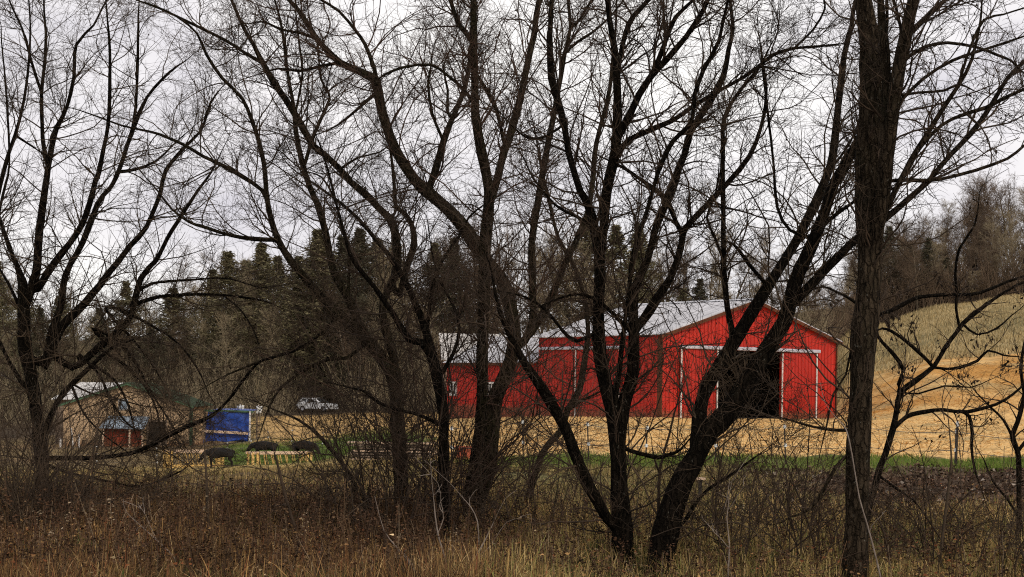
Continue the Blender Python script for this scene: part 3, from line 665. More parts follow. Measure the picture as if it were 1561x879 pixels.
cl = pick([(.135, .078, .034), (.085, .048, .024), (.21, .125, .048), (.035, .022, .013), (.14, .052, .024), (.38, .27, .13)], len(x), rg, .35, [.26, .22, .18, .18, .10, .06])
cr_ = pick([(.30, .20, .075), (.18, .13, .05), (.34, .25, .115), (.07, .05, .025), (.15, .15, .045)], len(x), rg, .35, [.28, .24, .16, .18, .14])
cc = np.where((rg.random(len(x)) < rgt)[:, None], cr_, cl)
gm = ((vnoise(x, y, 1.3, 43) > .66) & (rg.random(len(x)) < .55) & (y < 24)) | ((c > 1025) & (c < 1260) & (y < 15.5) & (rg.random(len(x)) < .45*sm(.45, .65, vnoise(x, y, .5, 44))))
cc[gm] = pick([(.05, .075, .02), (.035, .055, .018), (.07, .085, .025)], int(gm.sum()), rg, .3)
hh[gm] *= .6
v, f, ca = blades(x, y, hh, rg.uniform(.004, .010, len(x)), cc, rg, lean=.62, droop=.5)
tag(mesh_np('dry_grass', v, f, M['weed'], cols=ca), 'tall dry brown grass among the trees', kind='stuff')
# broad dead leaves and litter caught among the blades
x, y, c = scatter(45000, 11.5, 26.0, -200, 1780, rg, 1.2)
p = np.stack([x, y, hgt(x, y)+rg.random(len(x))**2*.30*(1-.6*sm(18, 22, y))], 1)
fv, ff = flakes(p, rg.uniform(.015, .048, len(x)), rg, .5, hang=False)
fc = np.repeat(pick([(.13, .07, .03), (.07, .04, .022), (.22, .13, .055), (.15, .055, .024), (.34, .25, .14), (.03, .02, .013)], len(x), rg, .3, [.28, .24, .17, .14, .03, .14]), 4, 0)
tag(mesh_np('fallen_leaves', fv, ff, M['weed'], cols=fc), 'fallen dead leaves matted among the weeds', kind='stuff')
# fine tan seed grass on the right and middle distance
x, y, c = scatter(60000, 18, 46, -150, 700, rg, 1.0)
cc = pick([(.25, .17, .075), (.17, .115, .05), (.33, .24, .11), (.12, .085, .035), (.13, .12, .04)], len(x), rg, .25)
v, f, ca = blades(x, y, rg.uniform(.05, .16, len(x)), rg.uniform(.006, .016, len(x)), cc, rg)
tag(mesh_np('tan_grass', v, f, M['weed'], cols=ca), 'tan grass behind the weeds on the left', kind='stuff')
# goldenrod and dock stalks with dark seed heads
n = 3000; x, y, c = scatter(n, 12.0, 20.0, -150, 1700, rg, 1.1)
kp = rg.random(n) < np.interp(c, [0, 150, 600, 700, 1100, 1600], [.9, 1, 1, .55, .3, .4]); x, y, c = x[kp], y[kp], c[kp]; n = len(x)
hs = rg.uniform(.30, .62, n)*(1-.25*sm(17, 20, y))*(1-.15*sm(640, 900, c))*np.where(rg.random(n) < .06, 1.5, 1)
S0 = np.stack([x, y, hgt(x, y)-.03], 1); dr = np.stack([rg.normal(0, .14, n), rg.normal(0, .14, n), np.ones(n)], 1)
P, R = grow(S0, dr, hs, np.full(n, .0042), 6, .05, (0, 0, .02), rg, tip=.5)
tv, tf = tubes(P, R, 4)
stc = np.repeat(pick([(.055, .033, .02), (.09, .055, .03), (.15, .11, .07), (.035, .022, .015)], n, rg, .25, [.4, .3, .12, .18]), 24, 0)
m = 26; base = np.repeat(P[:, 3:], 1, 0)
t = rg.random((n, m))*2; j = np.minimum(t.astype(int), 1); fr = (t-j)[..., None]
ii = np.arange(n)[:, None]
pp = P[ii, 3+j]*(1-fr)+P[ii, 4+j]*fr + rg.normal(0, .017, (n, m, 3))
fv, ff = flakes(pp.reshape(-1, 3), rg.uniform(.012, .035, n*m), rg, .6, hang=False)
fc = np.repeat(np.repeat(pick([(.06, .032, .018), (.035, .02, .012), (.10, .062, .035), (.17, .13, .085)], n, rg, .25, [.46, .38, .15, .01]), m, 0), 4, 0)
v, f = join([(tv, tf), (fv, ff)])
tag(mesh_np('dead_weeds', v, f, M['weed'], cols=np.concatenate([stc, fc])), 'dark dead weed stalks with seed heads', kind='stuff')
# short green grass: the strip and the paddock bank
x, y, c = scatter(46000, 29.6, 37.6, 640, 1800, rg)
kp = rg.random(len(x)) < (.45+.55*sm(.28, .55, vnoise(x, y, 1.7, 52)))*sm(29.4, 31.6, y+(vnoise(x, y, .8, 53)-.5)*3)*(1-sm(35.4, 37.6, y+(vnoise(x, y, .8, 53)-.5)*3)); x, y, c = x[kp], y[kp], c[kp]
cc = pick([(.125, .185, .030), (.090, .140, .022), (.175, .215, .048), (.24, .21, .075)], len(x), rg, .2, [.40, .26, .2, .14])
v1 = blades(x, y, rg.uniform(.06, .20, len(x)), rg.uniform(.008, .016, len(x)), cc, rg, .4)
x, y, c = scatter(12000, 72, 96, 325, 600, rg)
cc = pick([(.085, .14, .02), (.06, .10, .016), (.12, .15, .03)], len(x), rg, .2)
v2 = blades(x, y, rg.uniform(.06, .16, len(x)), rg.uniform(.02, .04, len(x)), cc, rg, .4)
v, f = join([v1[:2], v2[:2]])
tag(mesh_np('green_grass', v, f, M['blade'], cols=np.concatenate([v1[2], v2[2]])), 'short green grass along the straw yard', kind='stuff')
# pale field grass on the hillside
x, y, c = scatter(40000, 112, 178, 1200, 1900, rg)
cc = pick([(.40, .30, .145), (.31, .235, .11), (.48, .375, .20), (.22, .175, .085)], len(x), rg, .2)
v, f, ca = blades(x, y, rg.uniform(.2, .5, len(x)), rg.uniform(.03, .07, len(x)), cc, rg, .4)
tag(mesh_np('hill_grass', v, f, M['blade'], cols=ca), 'pale dry grass on the hillside field', kind='stuff')
# thin tan grass and stubble between the weeds and the strip
x, y, c = scatter(45000, 20.0, 31.0, 600, 1330, rg)
kp = rg.random(len(x)) < sm(.25, .6, vnoise(x, y, 1.2, 55)); x, y = x[kp], y[kp]
cc = pick([(.27, .20, .085), (.36, .27, .13), (.18, .14, .055), (.14, .14, .045)], len(x), rg, .3)
v, f, ca = blades(x, y, rg.uniform(.06, .22, len(x)), rg.uniform(.006, .012, len(x)), cc, rg, .6)
tag(mesh_np('stubble', v, f, M['blade'], cols=ca), 'thin tan stubble between the trees and the green strip', kind='stuff')
# fallen leaves and clods on the bare dirt patch
x, y, c = scatter(16000, 20.5, 31, 1080, 1800, rg)
p = np.stack([x, y, hgt(x, y)+rg.uniform(-.02, .05, len(x))], 1)
fv, ff = flakes(p, rg.uniform(.03, .10, len(x)), rg, .8, hang=False)
fc = np.repeat(pick([(.06, .035, .022), (.10, .06, .04), (.17, .12, .085), (.035, .022, .015), (.30, .25, .20)], len(x), rg, .25, [.34, .28, .14, .2, .04]), 4, 0)
tag(mesh_np('leaf_litter', fv, ff, M['blade'], cols=fc), 'fallen brown leaves on the dirt patch', kind='stuff')
# loose straw over the yard
x, y, c = scatter(60000, 37.4, 104, 650, 1800, rg, .8)
kp = ~((y > 88) & (c > 830) & (c < 1290)); x, y = x[kp], y[kp]
p = np.stack([x, y, hgt(x, y)+rg.uniform(-.01, .07, len(x))], 1)
fv, ff = flakes(p, rg.uniform(.06, .24, len(x)), rg, .14, hang=False)
tint = np.where(((y > 84) & (col_of(x, y) > 1285))[:, None], np.array([[.80, .62, .42]]), 1.0)
fc = np.repeat(tint*pick([(.66, .42, .165), (.76, .53, .25), (.52, .31, .11), (.38, .21, .075)], len(x), rg, .15, [.45, .25, .2, .1]), 4, 0)
tag(mesh_np('straw', fv, ff, M['blade'], cols=fc), 'loose golden straw spread over the yard', kind='stuff')


# ---------------------------------------------------------------- building materials
M['red_metal'] = speckled('red painted metal siding', (0.42, 0.015, 0.006), (0.54, 0.022, 0.009), 1.6, (1, 1, .35), .55, .04, .02, .35)
M['red_door'] = speckled('red door metal', (0.38, 0.013, 0.006), (0.49, 0.020, 0.009), 1.8, (1, 1, .35), .5, .04, .02, .35)
M['roof_metal'] = speckled('galvanized roof', (0.32, 0.32, 0.34), (0.56, 0.56, 0.59), 1.5, (.25, 2.5, .25), .45, .03, .02, .4)
def mud(m, scale=1.0):            # rain-splashed dirt along the foot of the siding, and faint run marks
    nt = m.node_tree; b = nt.nodes['Principled BSDF']; src = b.inputs['Base Color'].links[0].from_socket
    tc = N(nt, 'ShaderNodeTexCoord'); sp = N(nt, 'ShaderNodeSeparateXYZ'); nt.links.new(tc.outputs['Object'], sp.inputs[0])
    n = noise(nt, 2.2, 6, .7, coords(nt)); ad = N(nt, 'ShaderNodeMath', operation='MULTIPLY_ADD'); nt.links.new(n.outputs['Fac'], ad.inputs[0]); ad.inputs[1].default_value = -1.3
    nt.links.new(sp.outputs['Z'], ad.inputs[2])
    r = ramp(nt, ad.outputs[0], [(0.0, (.75,)*3), (0.30, (0, 0, 0))]); ad2 = N(nt, 'ShaderNodeMath', operation='ADD'); nt.links.new(ad.outputs[0], ad2.inputs[0]); ad2.inputs[1].default_value = .45
    nt.links.new(ad2.outputs[0], r.inputs['Fac'])
    c = mix(nt, 'MIX', r.outputs['Color'], src, (.20, .085, .04))
    n2 = noise(nt, 1.3, 6, .7, coords(nt, (5, 5, .25))); r2 = ramp(nt, n2.outputs['Fac'], [(.40, (1, 1, 1)), (.72, (.66, .62, .60))])
    c = mix(nt, 'MULTIPLY', .8, c, r2.outputs['Color']); nt.links.new(c, b.inputs['Base Color'])
mud(M['red_metal']); mud(M['red_door'])
M['white_trim'] = speckled('white trim', (0.46, 0.43, 0.40), (0.70, 0.68, 0.65), 5)
M['track'] = speckled('grey door track', (0.36, 0.36, 0.42), (0.52, 0.52, 0.58), 4, rough=.5)
M['brown_trim'] = speckled('brown corner trim', (0.075, 0.025, 0.012), (0.13, 0.045, 0.02), 5)
M['dark_inside'] = speckled('dark door and indoor shade', (0.016, 0.013, 0.010), (0.035, 0.028, 0.022), 4)  # near-black colour standing in for the barn's indoor shade; also the house door
M['house_roof'] = speckled('dark green roof', (0.022, 0.035, 0.02), (0.05, 0.065, 0.04), 4)
M['glass'] = speckled('window glass', (0.02, 0.025, 0.03), (0.05, 0.055, 0.06), 2, rough=.08, spec=.5)
M['beige'] = speckled('beige house siding', (0.44, 0.31, 0.18), (0.60, 0.43, 0.265), 2, (1, 1, .3), .8, .05)
M['green_trim'] = speckled('green trim', (0.05, 0.10, 0.05), (0.09, 0.16, 0.09), 6)
M['pale_roof'] = speckled('pale sheet roof', (0.34, 0.32, 0.30), (0.62, 0.60, 0.57), 1.2, rough=.6)
M['blue_grey'] = speckled('blue grey sheet metal', (0.20, 0.26, 0.32), (0.32, 0.38, 0.44), 3, rough=.5)
M['old_red'] = speckled('faded red boards', (0.16, 0.022, 0.010), (0.26, 0.05, 0.025), 4, (1, 1, .4))
M['old_wood'] = speckled('weathered wood', (0.14, 0.10, 0.07), (0.30, 0.23, 0.17), 6, (1, 1, 1))
M['new_wood'] = speckled('yellow lumber', (0.60, 0.37, 0.10), (0.76, 0.52, 0.20), 6, (1, 1, 1), .7, .1)
M['pale_wood'] = speckled('pale lumber', (0.55, 0.38, 0.25), (0.70, 0.52, 0.38), 6)
M['tarp'] = speckled('blue tarpaulin', (0.006, 0.026, 0.15), (0.013, 0.060, 0.32), 2.6, (1, 1, 1), .45, .5, .08, .3, (.09, .16, .40))
M['cow'] = speckled('black hide', (0.004, 0.004, 0.004), (0.012, 0.010, 0.009), 9, rough=.7, spec=.2)
M['car_white'] = speckled('white car paint', (0.66, 0.67, 0.68), (0.74, 0.75, 0.76), 2, rough=.3, spec=.5)
M['rubber'] = speckled('tyre rubber', (0.008, 0.008, 0.008), (0.02, 0.02, 0.02), 8)
M['post_metal'] = speckled('dark fence post', (0.02, 0.018, 0.016), (0.06, 0.05, 0.045), 8)
M['insulator'] = speckled('white insulator', (0.65, 0.65, 0.63), (0.8, 0.8, 0.78), 8)
M['wire'] = speckled('fence wire', (0.10, 0.09, 0.08), (0.2, 0.19, 0.18), 8)
M['grass_bale'] = speckled('red tub plastic', (0.40, 0.09, 0.05), (0.52, 0.14, 0.08), 4)

mud(M['beige']); mud(M['old_red'])
def ribbed(name, mat, parent, u0, u1, top, bot, y, out=-1, pitch=.305, rib=.035, cuts=()):
    """ribbed metal wall in the XZ plane at local y; top/bot are functions or numbers; cuts are (u0,u1,z0,z1) openings"""
    tf = top if callable(top) else (lambda u: top); bf = bot if callable(bot) else (lambda u: bot)
    us = {u0, u1}
    k = u0
    while k < u1:
        for o in (0, .02, .06, .08):
            if u0 < k+o < u1: us.add(round(k+o, 4))
        k += pitch
    for c in cuts: us.update((c[0], c[1]))
    us = sorted(us); bm = bmesh.new()
    def off(u):
        r = ((u-u0) % pitch)
        return rib if .0199 <= r <= .0601 else 0.0
    for a, b in zip(us[:-1], us[1:]):
        if b-a < 1e-4: continue
        m = (a+b)/2; segs = [(bf(a), tf(a), bf(b), tf(b))]
        for c in cuts:
            if c[0]-1e-6 <= m <= c[1]+1e-6:
                new = []
                for s in segs:
                    if c[2] > s[0]+1e-3: new.append((s[0], c[2], s[2], c[2]))
                    new.append((c[3], s[1], c[3], s[3]))
                segs = new
        for s in segs:
            ya, yb = y+out*off(a+1e-6), y+out*off(b-1e-6)
            vs = [bm.verts.new(p) for p in ((a, ya, s[0]), (b, yb, s[2]), (b, yb, s[3]), (a, ya, s[1]))]
            bm.faces.new(vs)
    o = obj(name, bm, mat, parent)
    sd = o.modifiers.new('thick', 'SOLIDIFY'); sd.thickness = .02; sd.offset = 0
    return o
def side_ribbed(name, mat, parent, y0, y1, top, bot, x, out=-1, cuts=(), pitch=.305):
    o = ribbed(name, mat, parent, y0, y1, top, bot, 0, out, pitch, cuts=cuts)
    o.data.transform(Matrix(((0, 1, 0, x), (1, 0, 0, 0), (0, 0, 1, 0), (0, 0, 0, 1))))
    o.data.flip_normals(); return o
def roof_slope(name, mat, parent, x_eave, z_eave, x_ridge, z_ridge, y0, y1, pitch=.305, rib=.035):
    """ribbed roof sheet: ribs run from eave to ridge"""
    bm = bmesh.new(); n = Vector((-(z_ridge-z_eave), 0, x_ridge-x_eave)).normalized()
    if n.z < 0: n = -n
    ys = [y0]; k = y0
    while k < y1:
        for o in (.02, .035, .065, .08):
            if k+o < y1: ys.append(k+o)
        k += pitch
        if k < y1: ys.append(k)
    ys.append(y1); rows = []
    for yy in ys:
        r = (yy-y0) % pitch; h = rib if .03 <= r <= .07 else 0
        a = Vector((x_eave, yy, z_eave))+n*h; b = Vector((x_ridge, yy, z_ridge))+n*h
        rows.append((bm.verts.new(a), bm.verts.new(b)))
    for (a, b), (c, d) in zip(rows[:-1], rows[1:]): bm.faces.new((a, c, d, b))
    o = obj(name, bm, mat, parent); sd = o.modifiers.new('thick', 'SOLIDIFY'); sd.thickness = .05; sd.offset = 0
    return o

# ---------------------------------------------------------------- the red barn
cB = at(1008, 636, 92.6); RZ = math.radians(37.0)
barn = empty('barn', cB, RZ)
tag(barn, 'large red metal barn with grey roof and open sliding doors on its gable end', 'barn')
W, Lb, HE, HR = 15.08, 11.79, 4.9, 7.2
top_f = lambda u: HE + (HR-HE)*(1-abs(u-W/2)/(W/2))
o = ribbed('front_wall', M['red_metal'], barn, 0, W, top_f, -.6, 0, -1, cuts=[(4.45, 9.95, -.6, 4.08)])
us = None
o = side_ribbed('side_wall', M['red_metal'], barn, 0.0, Lb, HE, -.6, 0.0, -1)
o = side_ribbed('side_wall', M['red_metal'], barn, 0.0, Lb, HE, -.6, W, 1)
o = ribbed('back_wall', M['red_metal'], barn, 0, W, top_f, -.6, Lb, 1)
sl = (HR-HE)/(W/2); ov = .38
roof_slope('roof', M['roof_metal'], barn, -ov, HE+.07-sl*ov, W/2, HR+.07, -.30, Lb+.30)
roof_slope('roof', M['roof_metal'], barn, W+ov, HE+.07-sl*ov, W/2, HR+.07, -.30, Lb+.30)
bm = bmesh.new(); prism(bm, [(W/2-.35, HR+.05), (W/2, HR+.17), (W/2+.35, HR+.05), (W/2, HR+.12)], -.33, Lb+.33); obj('ridge_cap', bm, M['roof_metal'], barn)
bm = bmesh.new()
bar(bm, (-ov, -.29, HE-sl*ov-.05), (W/2, -.29, HR-.05), .05, .20); bar(bm, (W/2, -.29, HR-.05), (W+ov, -.29, HE-sl*ov-.05), .05, .20); obj('rake_trim', bm, M['brown_trim'], barn)
bm = bmesh.new(); box(bm, -.10, .0-.045, -.10, .30, -.6, HE-.12); obj('corner_trim', bm, M['brown_trim'], barn)
bm = bmesh.new(); box(bm, W+.045, W+.12, -.08, .12, -.6, HE-.12); obj('corner_trim', bm, M['brown_trim'], barn)
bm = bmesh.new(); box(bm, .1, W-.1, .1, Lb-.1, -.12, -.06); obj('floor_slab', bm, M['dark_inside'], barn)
bm = bmesh.new(); box(bm, .12, W-.12, Lb-.16, Lb-.08, -.05, HE-.05); box(bm, .08, .14, .14, Lb-.18, -.05, HE-.1); box(bm, W-.14, W-.08, .14, Lb-.18, -.05, HE-.1); obj('shade_liner', bm, M['dark_inside'], barn)  # dark sheets added inside so the open doorway looks black, shade as colour
def slide_door(u0, u1, z1):
    d = ribbed('sliding_door', M['red_door'], barn, u0, u1, z1, -.25, -.10, -1)
    for a in (u0, u1-.10):
        bm = bmesh.new(); box(bm, a, a+.10, -.19, -.145, -.25, z1); obj('door_edge', bm, M['white_trim'], d)
    bm = bmesh.new(); box(bm, u0+.13, u1-.13, -.165, -.142, -.25, -.10); obj('bottom_rail', bm, M['red_door'], d)
    return d
slide_door(1.36, 4.43, 4.06); slide_door(9.97, 13.22, 4.06)
bm = bmesh.new(); box(bm, 1.30, 13.42, -.28, -.05, 4.09, 4.31); obj('door_track', bm, M['track'], barn, bevel=.05)
# the side wall: door rail, door edge strips
bm = bmesh.new(); box(bm, -.26, -.05, 3.4, 11.6, 4.05, 4.25); obj('door_track', bm, M['track'], barn, bevel=.04)
sd_ = side_ribbed('sliding_door', M['red_door'], barn, 3.6, 7.9, 4.03, -.25, -.10, -1)
for a in (3.6, 7.77):
    bm = bmesh.new(); box(bm, -.19, -.145, a, a+.09, -.25, 4.03); obj('door_edge', bm, M['white_trim'], sd_)

# low shed joined to the far end of the barn
shed = empty('red_shed', cB + Matrix.Rotation(RZ, 3, 'Z') @ Vector((0, Lb+.15, 0)), RZ)
tag(shed, 'low red metal shed with two small white windows joined behind the barn', 'shed')
Ls, We, He2, Hr2 = 10.3, 8.0, 3.28, 5.12
wins = [(16.85-Lb-.15, 'w'), (21.35-Lb-.15, 'w')]
cuts = [(w-.30, w+.30, 1.08, 1.84) for w, _ in wins]
side_ribbed('side_wall', M['red_metal'], shed, 0, Ls, He2, -.6, 0, -1, cuts=cuts)
side_ribbed('side_wall', M['red_metal'], shed, 0, Ls, He2, -.6, We, 1)
tf2 = lambda u: He2+(Hr2-He2)*(1-abs(u-We/2)/(We/2))
ribbed('end_wall', M['red_metal'], shed, 0, We, tf2, -.6, Ls, 1)
s2 = (Hr2-He2)/(We/2)
roof_slope('roof', M['roof_metal'], shed, -.3, He2+.06-s2*.3, We/2, Hr2+.06, .03, Ls+.3)
roof_slope('roof', M['roof_metal'], shed, We+.3, He2+.06-s2*.3, We/2, Hr2+.06, .03, Ls+.3)
bm = bmesh.new(); box(bm, -.34, -.28, .03, Ls+.3, He2-.22, He2-.02); obj('eave_trim', bm, M['brown_trim'], shed)
for w, _ in wins:
    bm = bmesh.new()
    for x0, x1, z0, z1 in ((w-.41, w-.28, .96, 1.96), (w+.28, w+.41, .96, 1.96), (w-.28, w+.28, .96, 1.09), (w-.28, w+.28, 1.83, 1.96), (w-.035, w+.035, 1.09, 1.83)):
        box(bm, -.07, .03, x0, x1, z0, z1)
    fr = obj('window', bm, M['insulator'], shed)
    bm = bmesh.new(); box(bm, -.005, .01, w-.28, w+.28, 1.09, 1.83); obj('pane', bm, M['glass'], fr)

# grey roofed shed a little farther back
c2 = at(722, 630, 127.0); c2.z = gz(c2.x, c2.y)
bs = empty('back_shed', c2, math.radians(8)); tag(bs, 'pale roofed shed half hidden behind the low red shed', 'shed')
def zat(py, d, px=722): return at(px, py, d).z - c2.z
e, r = zat(546, 125), zat(510, 128)
ribbed('front_wall', M['old_wood'], bs, -2.6, 2.6, e, -.5, -2.2, -1); ribbed('back_wall', M['old_wood'], bs, -2.6, 2.6, e, -.5, 2.2, 1)
for xx in (-2.6, 2.55):
    bm = bmesh.new()
    a = [bm.verts.new((xx, y_, z_)) for y_, z_ in ((-2.2, -.5), (2.2, -.5), (2.2, e), (0, r-.1), (-2.2, e))]
    b = [bm.verts.new((xx+.05, v.co.y, v.co.z)) for v in a]
    bm.faces.new(a); bm.faces.new(b[::-1])
    for i in range(5): bm.faces.new((a[i], a[(i+1) % 5], b[(i+1) % 5], b[i]))
    obj('end_wall', bm, M['old_wood'], bs)
bm = bmesh.new()
for s in (-1, 1):
    vs = [bm.verts.new(p) for p in ((-2.9, s*2.5, e-.15), (2.9, s*2.5, e-.15), (2.9, 0, r), (-2.9, 0, r))]; bm.faces.new(vs)
o = obj('roof', bm, M['pale_roof'], bs); sd = o.modifiers.new('t', 'SOLIDIFY'); sd.thickness = .08

# ---------------------------------------------------------------- beige house on the left
hb = at(289, 684, 100.0)
house = empty('house', hb, math.radians(3)); tag(house, 'small beige gabled house with green corner trim behind the bare branches', 'house')
Wh, Hh, Hp, Dh = 7.9, 2.72, 4.05, 8.0
th_ = lambda u: Hh+(Hp-Hh)*(1-abs(u+Wh/2)/(Wh/2))
o = ribbed('front_wall', M['beige'], house, -Wh, 0, th_, -.8, 0, -1, pitch=.4, rib=.02, cuts=[(-2.62, -1.50, -.8, 1.70), (-4.45, -3.95, 2.45, 3.05)])
o = side_ribbed('side_wall', M['beige'], house, 0, Dh, Hh, -.8, 0, 1, pitch=.4); o = side_ribbed('side_wall', M['beige'], house, 0, Dh, Hh, -.8, -Wh, -1, pitch=.4)
ribbed('back_wall', M['beige'], house, -Wh, 0, th_, -.8, Dh, 1, pitch=.4)
roof_slope('roof', M['house_roof'], house, .3, Hh-.05, -Wh/2, Hp+.08, -.3, Dh+.3); roof_slope('roof', M['house_roof'], house, -Wh-.3, Hh-.05, -Wh/2, Hp+.08, -.3, Dh+.3)
bm = bmesh.new(); bar(bm, (.3, -.29, Hh-.10), (-Wh/2, -.29, Hp+.0), .05, .10); bar(bm, (-Wh/2, -.29, Hp), (-Wh-.3, -.29, Hh-.1), .05, .10); obj('rake_trim', bm, M['green_trim'], house)
bm = bmesh.new(); box(bm, .0, .17, -.12, .12, -.8, Hh-.08); obj('corner_trim', bm, M['green_trim'], house)
bm = bmesh.new(); box(bm, -2.58, -1.54, .10, .16, .55, 1.68); d_ = obj('door', bm, M['dark_inside'], house)
bm = bmesh.new(); box(bm, -2.58, -1.54, .04, .09, -.8, .54); obj('lower_panel', bm, M['old_wood'], d_)
bm = bmesh.new()
for a in ((-2.70, -2.60, -.8, 1.80), (-1.52, -1.42, -.8, 1.80), (-2.60, -1.52, 1.70, 1.80)): box(bm, a[0], a[1], -.06, .05, a[2], a[3])
obj('door_frame', bm, M['old_wood'], d_)
bm = bmesh.new(); box(bm, -4.43, -3.97, .0, .04, 2.47, 3.03); w_ = obj('window', bm, M['blue_grey'], house)
bm = bmesh.new()
for a in ((-4.50, -4.43, 2.4, 3.1), (-3.97, -3.90, 2.4, 3.1), (-4.43, -3.97, 2.4, 2.47), (-4.43, -3.97, 3.03, 3.1)): box(bm, a[0], a[1], -.05, .04, a[2], a[3])
obj('frame', bm, M['pale_roof'], w_)
# lean-to porch with faded red boards
pb = at(190, 683, 98.0); porch = empty('lean_to', pb, math.radians(3)); tag(porch, 'small faded red lean-to with a blue grey sheet roof against the beige house', 'shed')
bm = bmesh.new(); box(bm, -1.35, 1.1, -.1, 0, -.5, 1.22); obj('wall', bm, M['old_red'], porch)
bm = bmesh.new()
vs = [bm.verts.new(p) for p in ((-1.5, -.5, 1.28), (1.25, -.5, 1.25), (1.25, 1.6, 1.95), (-1.3, 1.6, 1.98))]; bm.faces.new(vs)
o = obj('roof', bm, M['blue_grey'], porch); o.modifiers.new('t', 'SOLIDIFY').thickness = .05
for xx in (-1.3, .32, 1.1):
    bm = bmesh.new(); box(bm, xx, xx+.10, -.45, -.35, -.5, 1.26); obj('post', bm, M['pale_wood'], porch)
# low outbuilding left of the house
ob = at(112, 690, 103.0); ob.z = gz(ob.x, ob.y)
wing = empty('outbuilding', ob, math.radians(-4)); tag(wing, 'weathered outbuilding with a bright pale sheet roof left of the beige house', 'shed')
zz = lambda py: at(112, py, 103.0).z-ob.z
e, r = zz(609), zz(591)
ribbed('front_wall', M['old_wood'], wing, -1.2, 2.4, e, -.6, 0, -1, pitch=.35, rib=.03)
side_ribbed('side_wall', M['old_wood'], wing, 0, 5, e, -.6, 2.4, 1); side_ribbed('side_wall', M['old_wood'], wing, 0, 5, e, -.6, -1.2, -1)
bm = bmesh.new(); vs = [bm.verts.new(p) for p in ((-1.4, -.4, e-.02), (2.7, -.4, e-.02), (2.7, 5.2, r+.32), (-1.4, 5.2, r+.32))]; bm.faces.new(vs)
o = obj('roof', bm, M['pale_roof'], wing); o.modifiers.new('t', 'SOLIDIFY').thickness = .06
# white board gate by it
for k, (px, py) in enumerate(((113, 688), (120, 692), (92, 694))):
    b = at(px, py, 96.0); b.z = gz(b.x, b.y)
    bm = bmesh.new(); bar(bm, (0, 0, -.3), (-.22*(k == 0), 0, 1.25-.35*k), .09, .09); box(bm, -.07, .07, -.07, .07, -.3, -.1)
    o = obj('white_post', bm, M['white_trim']); o.location = b
    tag(o, ['leaning white post before the pale roofed outbuilding', 'upright white post beside the leaning white post', 'shortest white post left of the leaning one'][k], 'post', 'white posts by the outbuilding')
# ---------------------------------------------------------------- blue tarpaulin shelter
tb = at(347, 674, 97.5); tb.z = at(347, 672, 97.5).z
tp = empty('tarp_shelter', tb, math.radians(-6)); tag(tp, 'blue tarpaulin shelter with a grey wooden beam across it', 'shelter')
w2 = 1.38; n1, n2 = 26, 20; bm = bmesh.new(); g = []
rr = random.Random(4)
for j in range(n2+1):
    row = []
    for i in range(n1+1):
        u, t = i/n1, j/n2; x = -w2+2*w2*u; z = -.15+1.98*t + .05*math.sin(u*3.1)
        y = .35*t + .05*math.sin(u*19+t*4)*(1-t*.4) + .035*math.sin(t*15+u*8)+rr.uniform(-.012, .012)
        if j == 0: z += .10*math.sin(u*9)+.28*u
        x += .10*(1-t)*(u-.5) - .16*(1-t)
        row.append(bm.verts.new((x, y, z)))
    g.append(row)
for j in range(n2):
    for i in range(n1): bm.faces.new((g[j][i], g[j][i+1], g[j+1][i+1], g[j+1][i]))
top = [bm.verts.new((v.co.x, v.co.y+1.6, v.co.z+.12)) for v in g[-1]]
for i in range(n1): bm.faces.new((g[-1][i], g[-1][i+1], top[i+1], top[i]))
o = obj('tarp', bm, M['tarp'], tp, smooth=True); o.modifiers.new('t', 'SOLIDIFY').thickness = .012
bm = bmesh.new(); bar(bm, (-1.62, -.12, .60), (1.30, -.12, .50), .10, .16); obj('beam', bm, M['pale_wood'], tp)
for xx, z1 in ((1.36, 1.88), (-1.5, 1.8)):
    bm = bmesh.new(); box(bm, xx, xx+.09, -.10, -.01, -.5, z1); obj('post', bm, M['white_trim'] if xx > 0 else M['old_wood'], tp)
for xx in (-1.45, 1.32):
    bm = bmesh.new(); box(bm, xx, xx+.09, 1.7, 1.79, -.5, 1.9); obj('post', bm, M['old_wood'], tp)
bm = bmesh.new(); bar(bm, (-1.6, .33, 1.86), (1.5, .33, 1.84), .10, .12); obj('top_rail', bm, M['green_trim'], tp)
# torn white sheets snagged above
def scrap(px, py, label):
    b = at(px, py, 99.0); root = empty('white_sheet', b); tag(root, label, 'sheet', 'torn white sheets')
    bm = bmesh.new(); r_ = random.Random(px); g = []
    for j in range(6):
        g.append([bm.verts.new(((i/5-.5)*.42*(1-.08*j)+r_.uniform(-.05, .05), math.sin(i*1.9+j)*.09, -j*.085+r_.uniform(-.05, .05)-abs(i-2.5)*.04)) for i in range(6)])
    for j in range(5):
        for i in range(5): bm.faces.new((g[j][i], g[j][i+1], g[j+1][i+1], g[j+1][i]))
    o = obj('cloth', bm, M['insulator'], root, smooth=True); o.modifiers.new('t', 'SOLIDIFY').thickness = .01
    bm = bmesh.new(); z0 = gz(b.x, b.y)-b.z; bar(bm, (0.0, .06, z0-.2), (0.02, .06, .1), .05); obj('pole', bm, M['old_wood'], root)
scrap(367, 616, 'torn white sheet on a pole right above the blue tarpaulin')
scrap(395, 618, 'torn white sheet on a pole to the right of the blue tarpaulin')

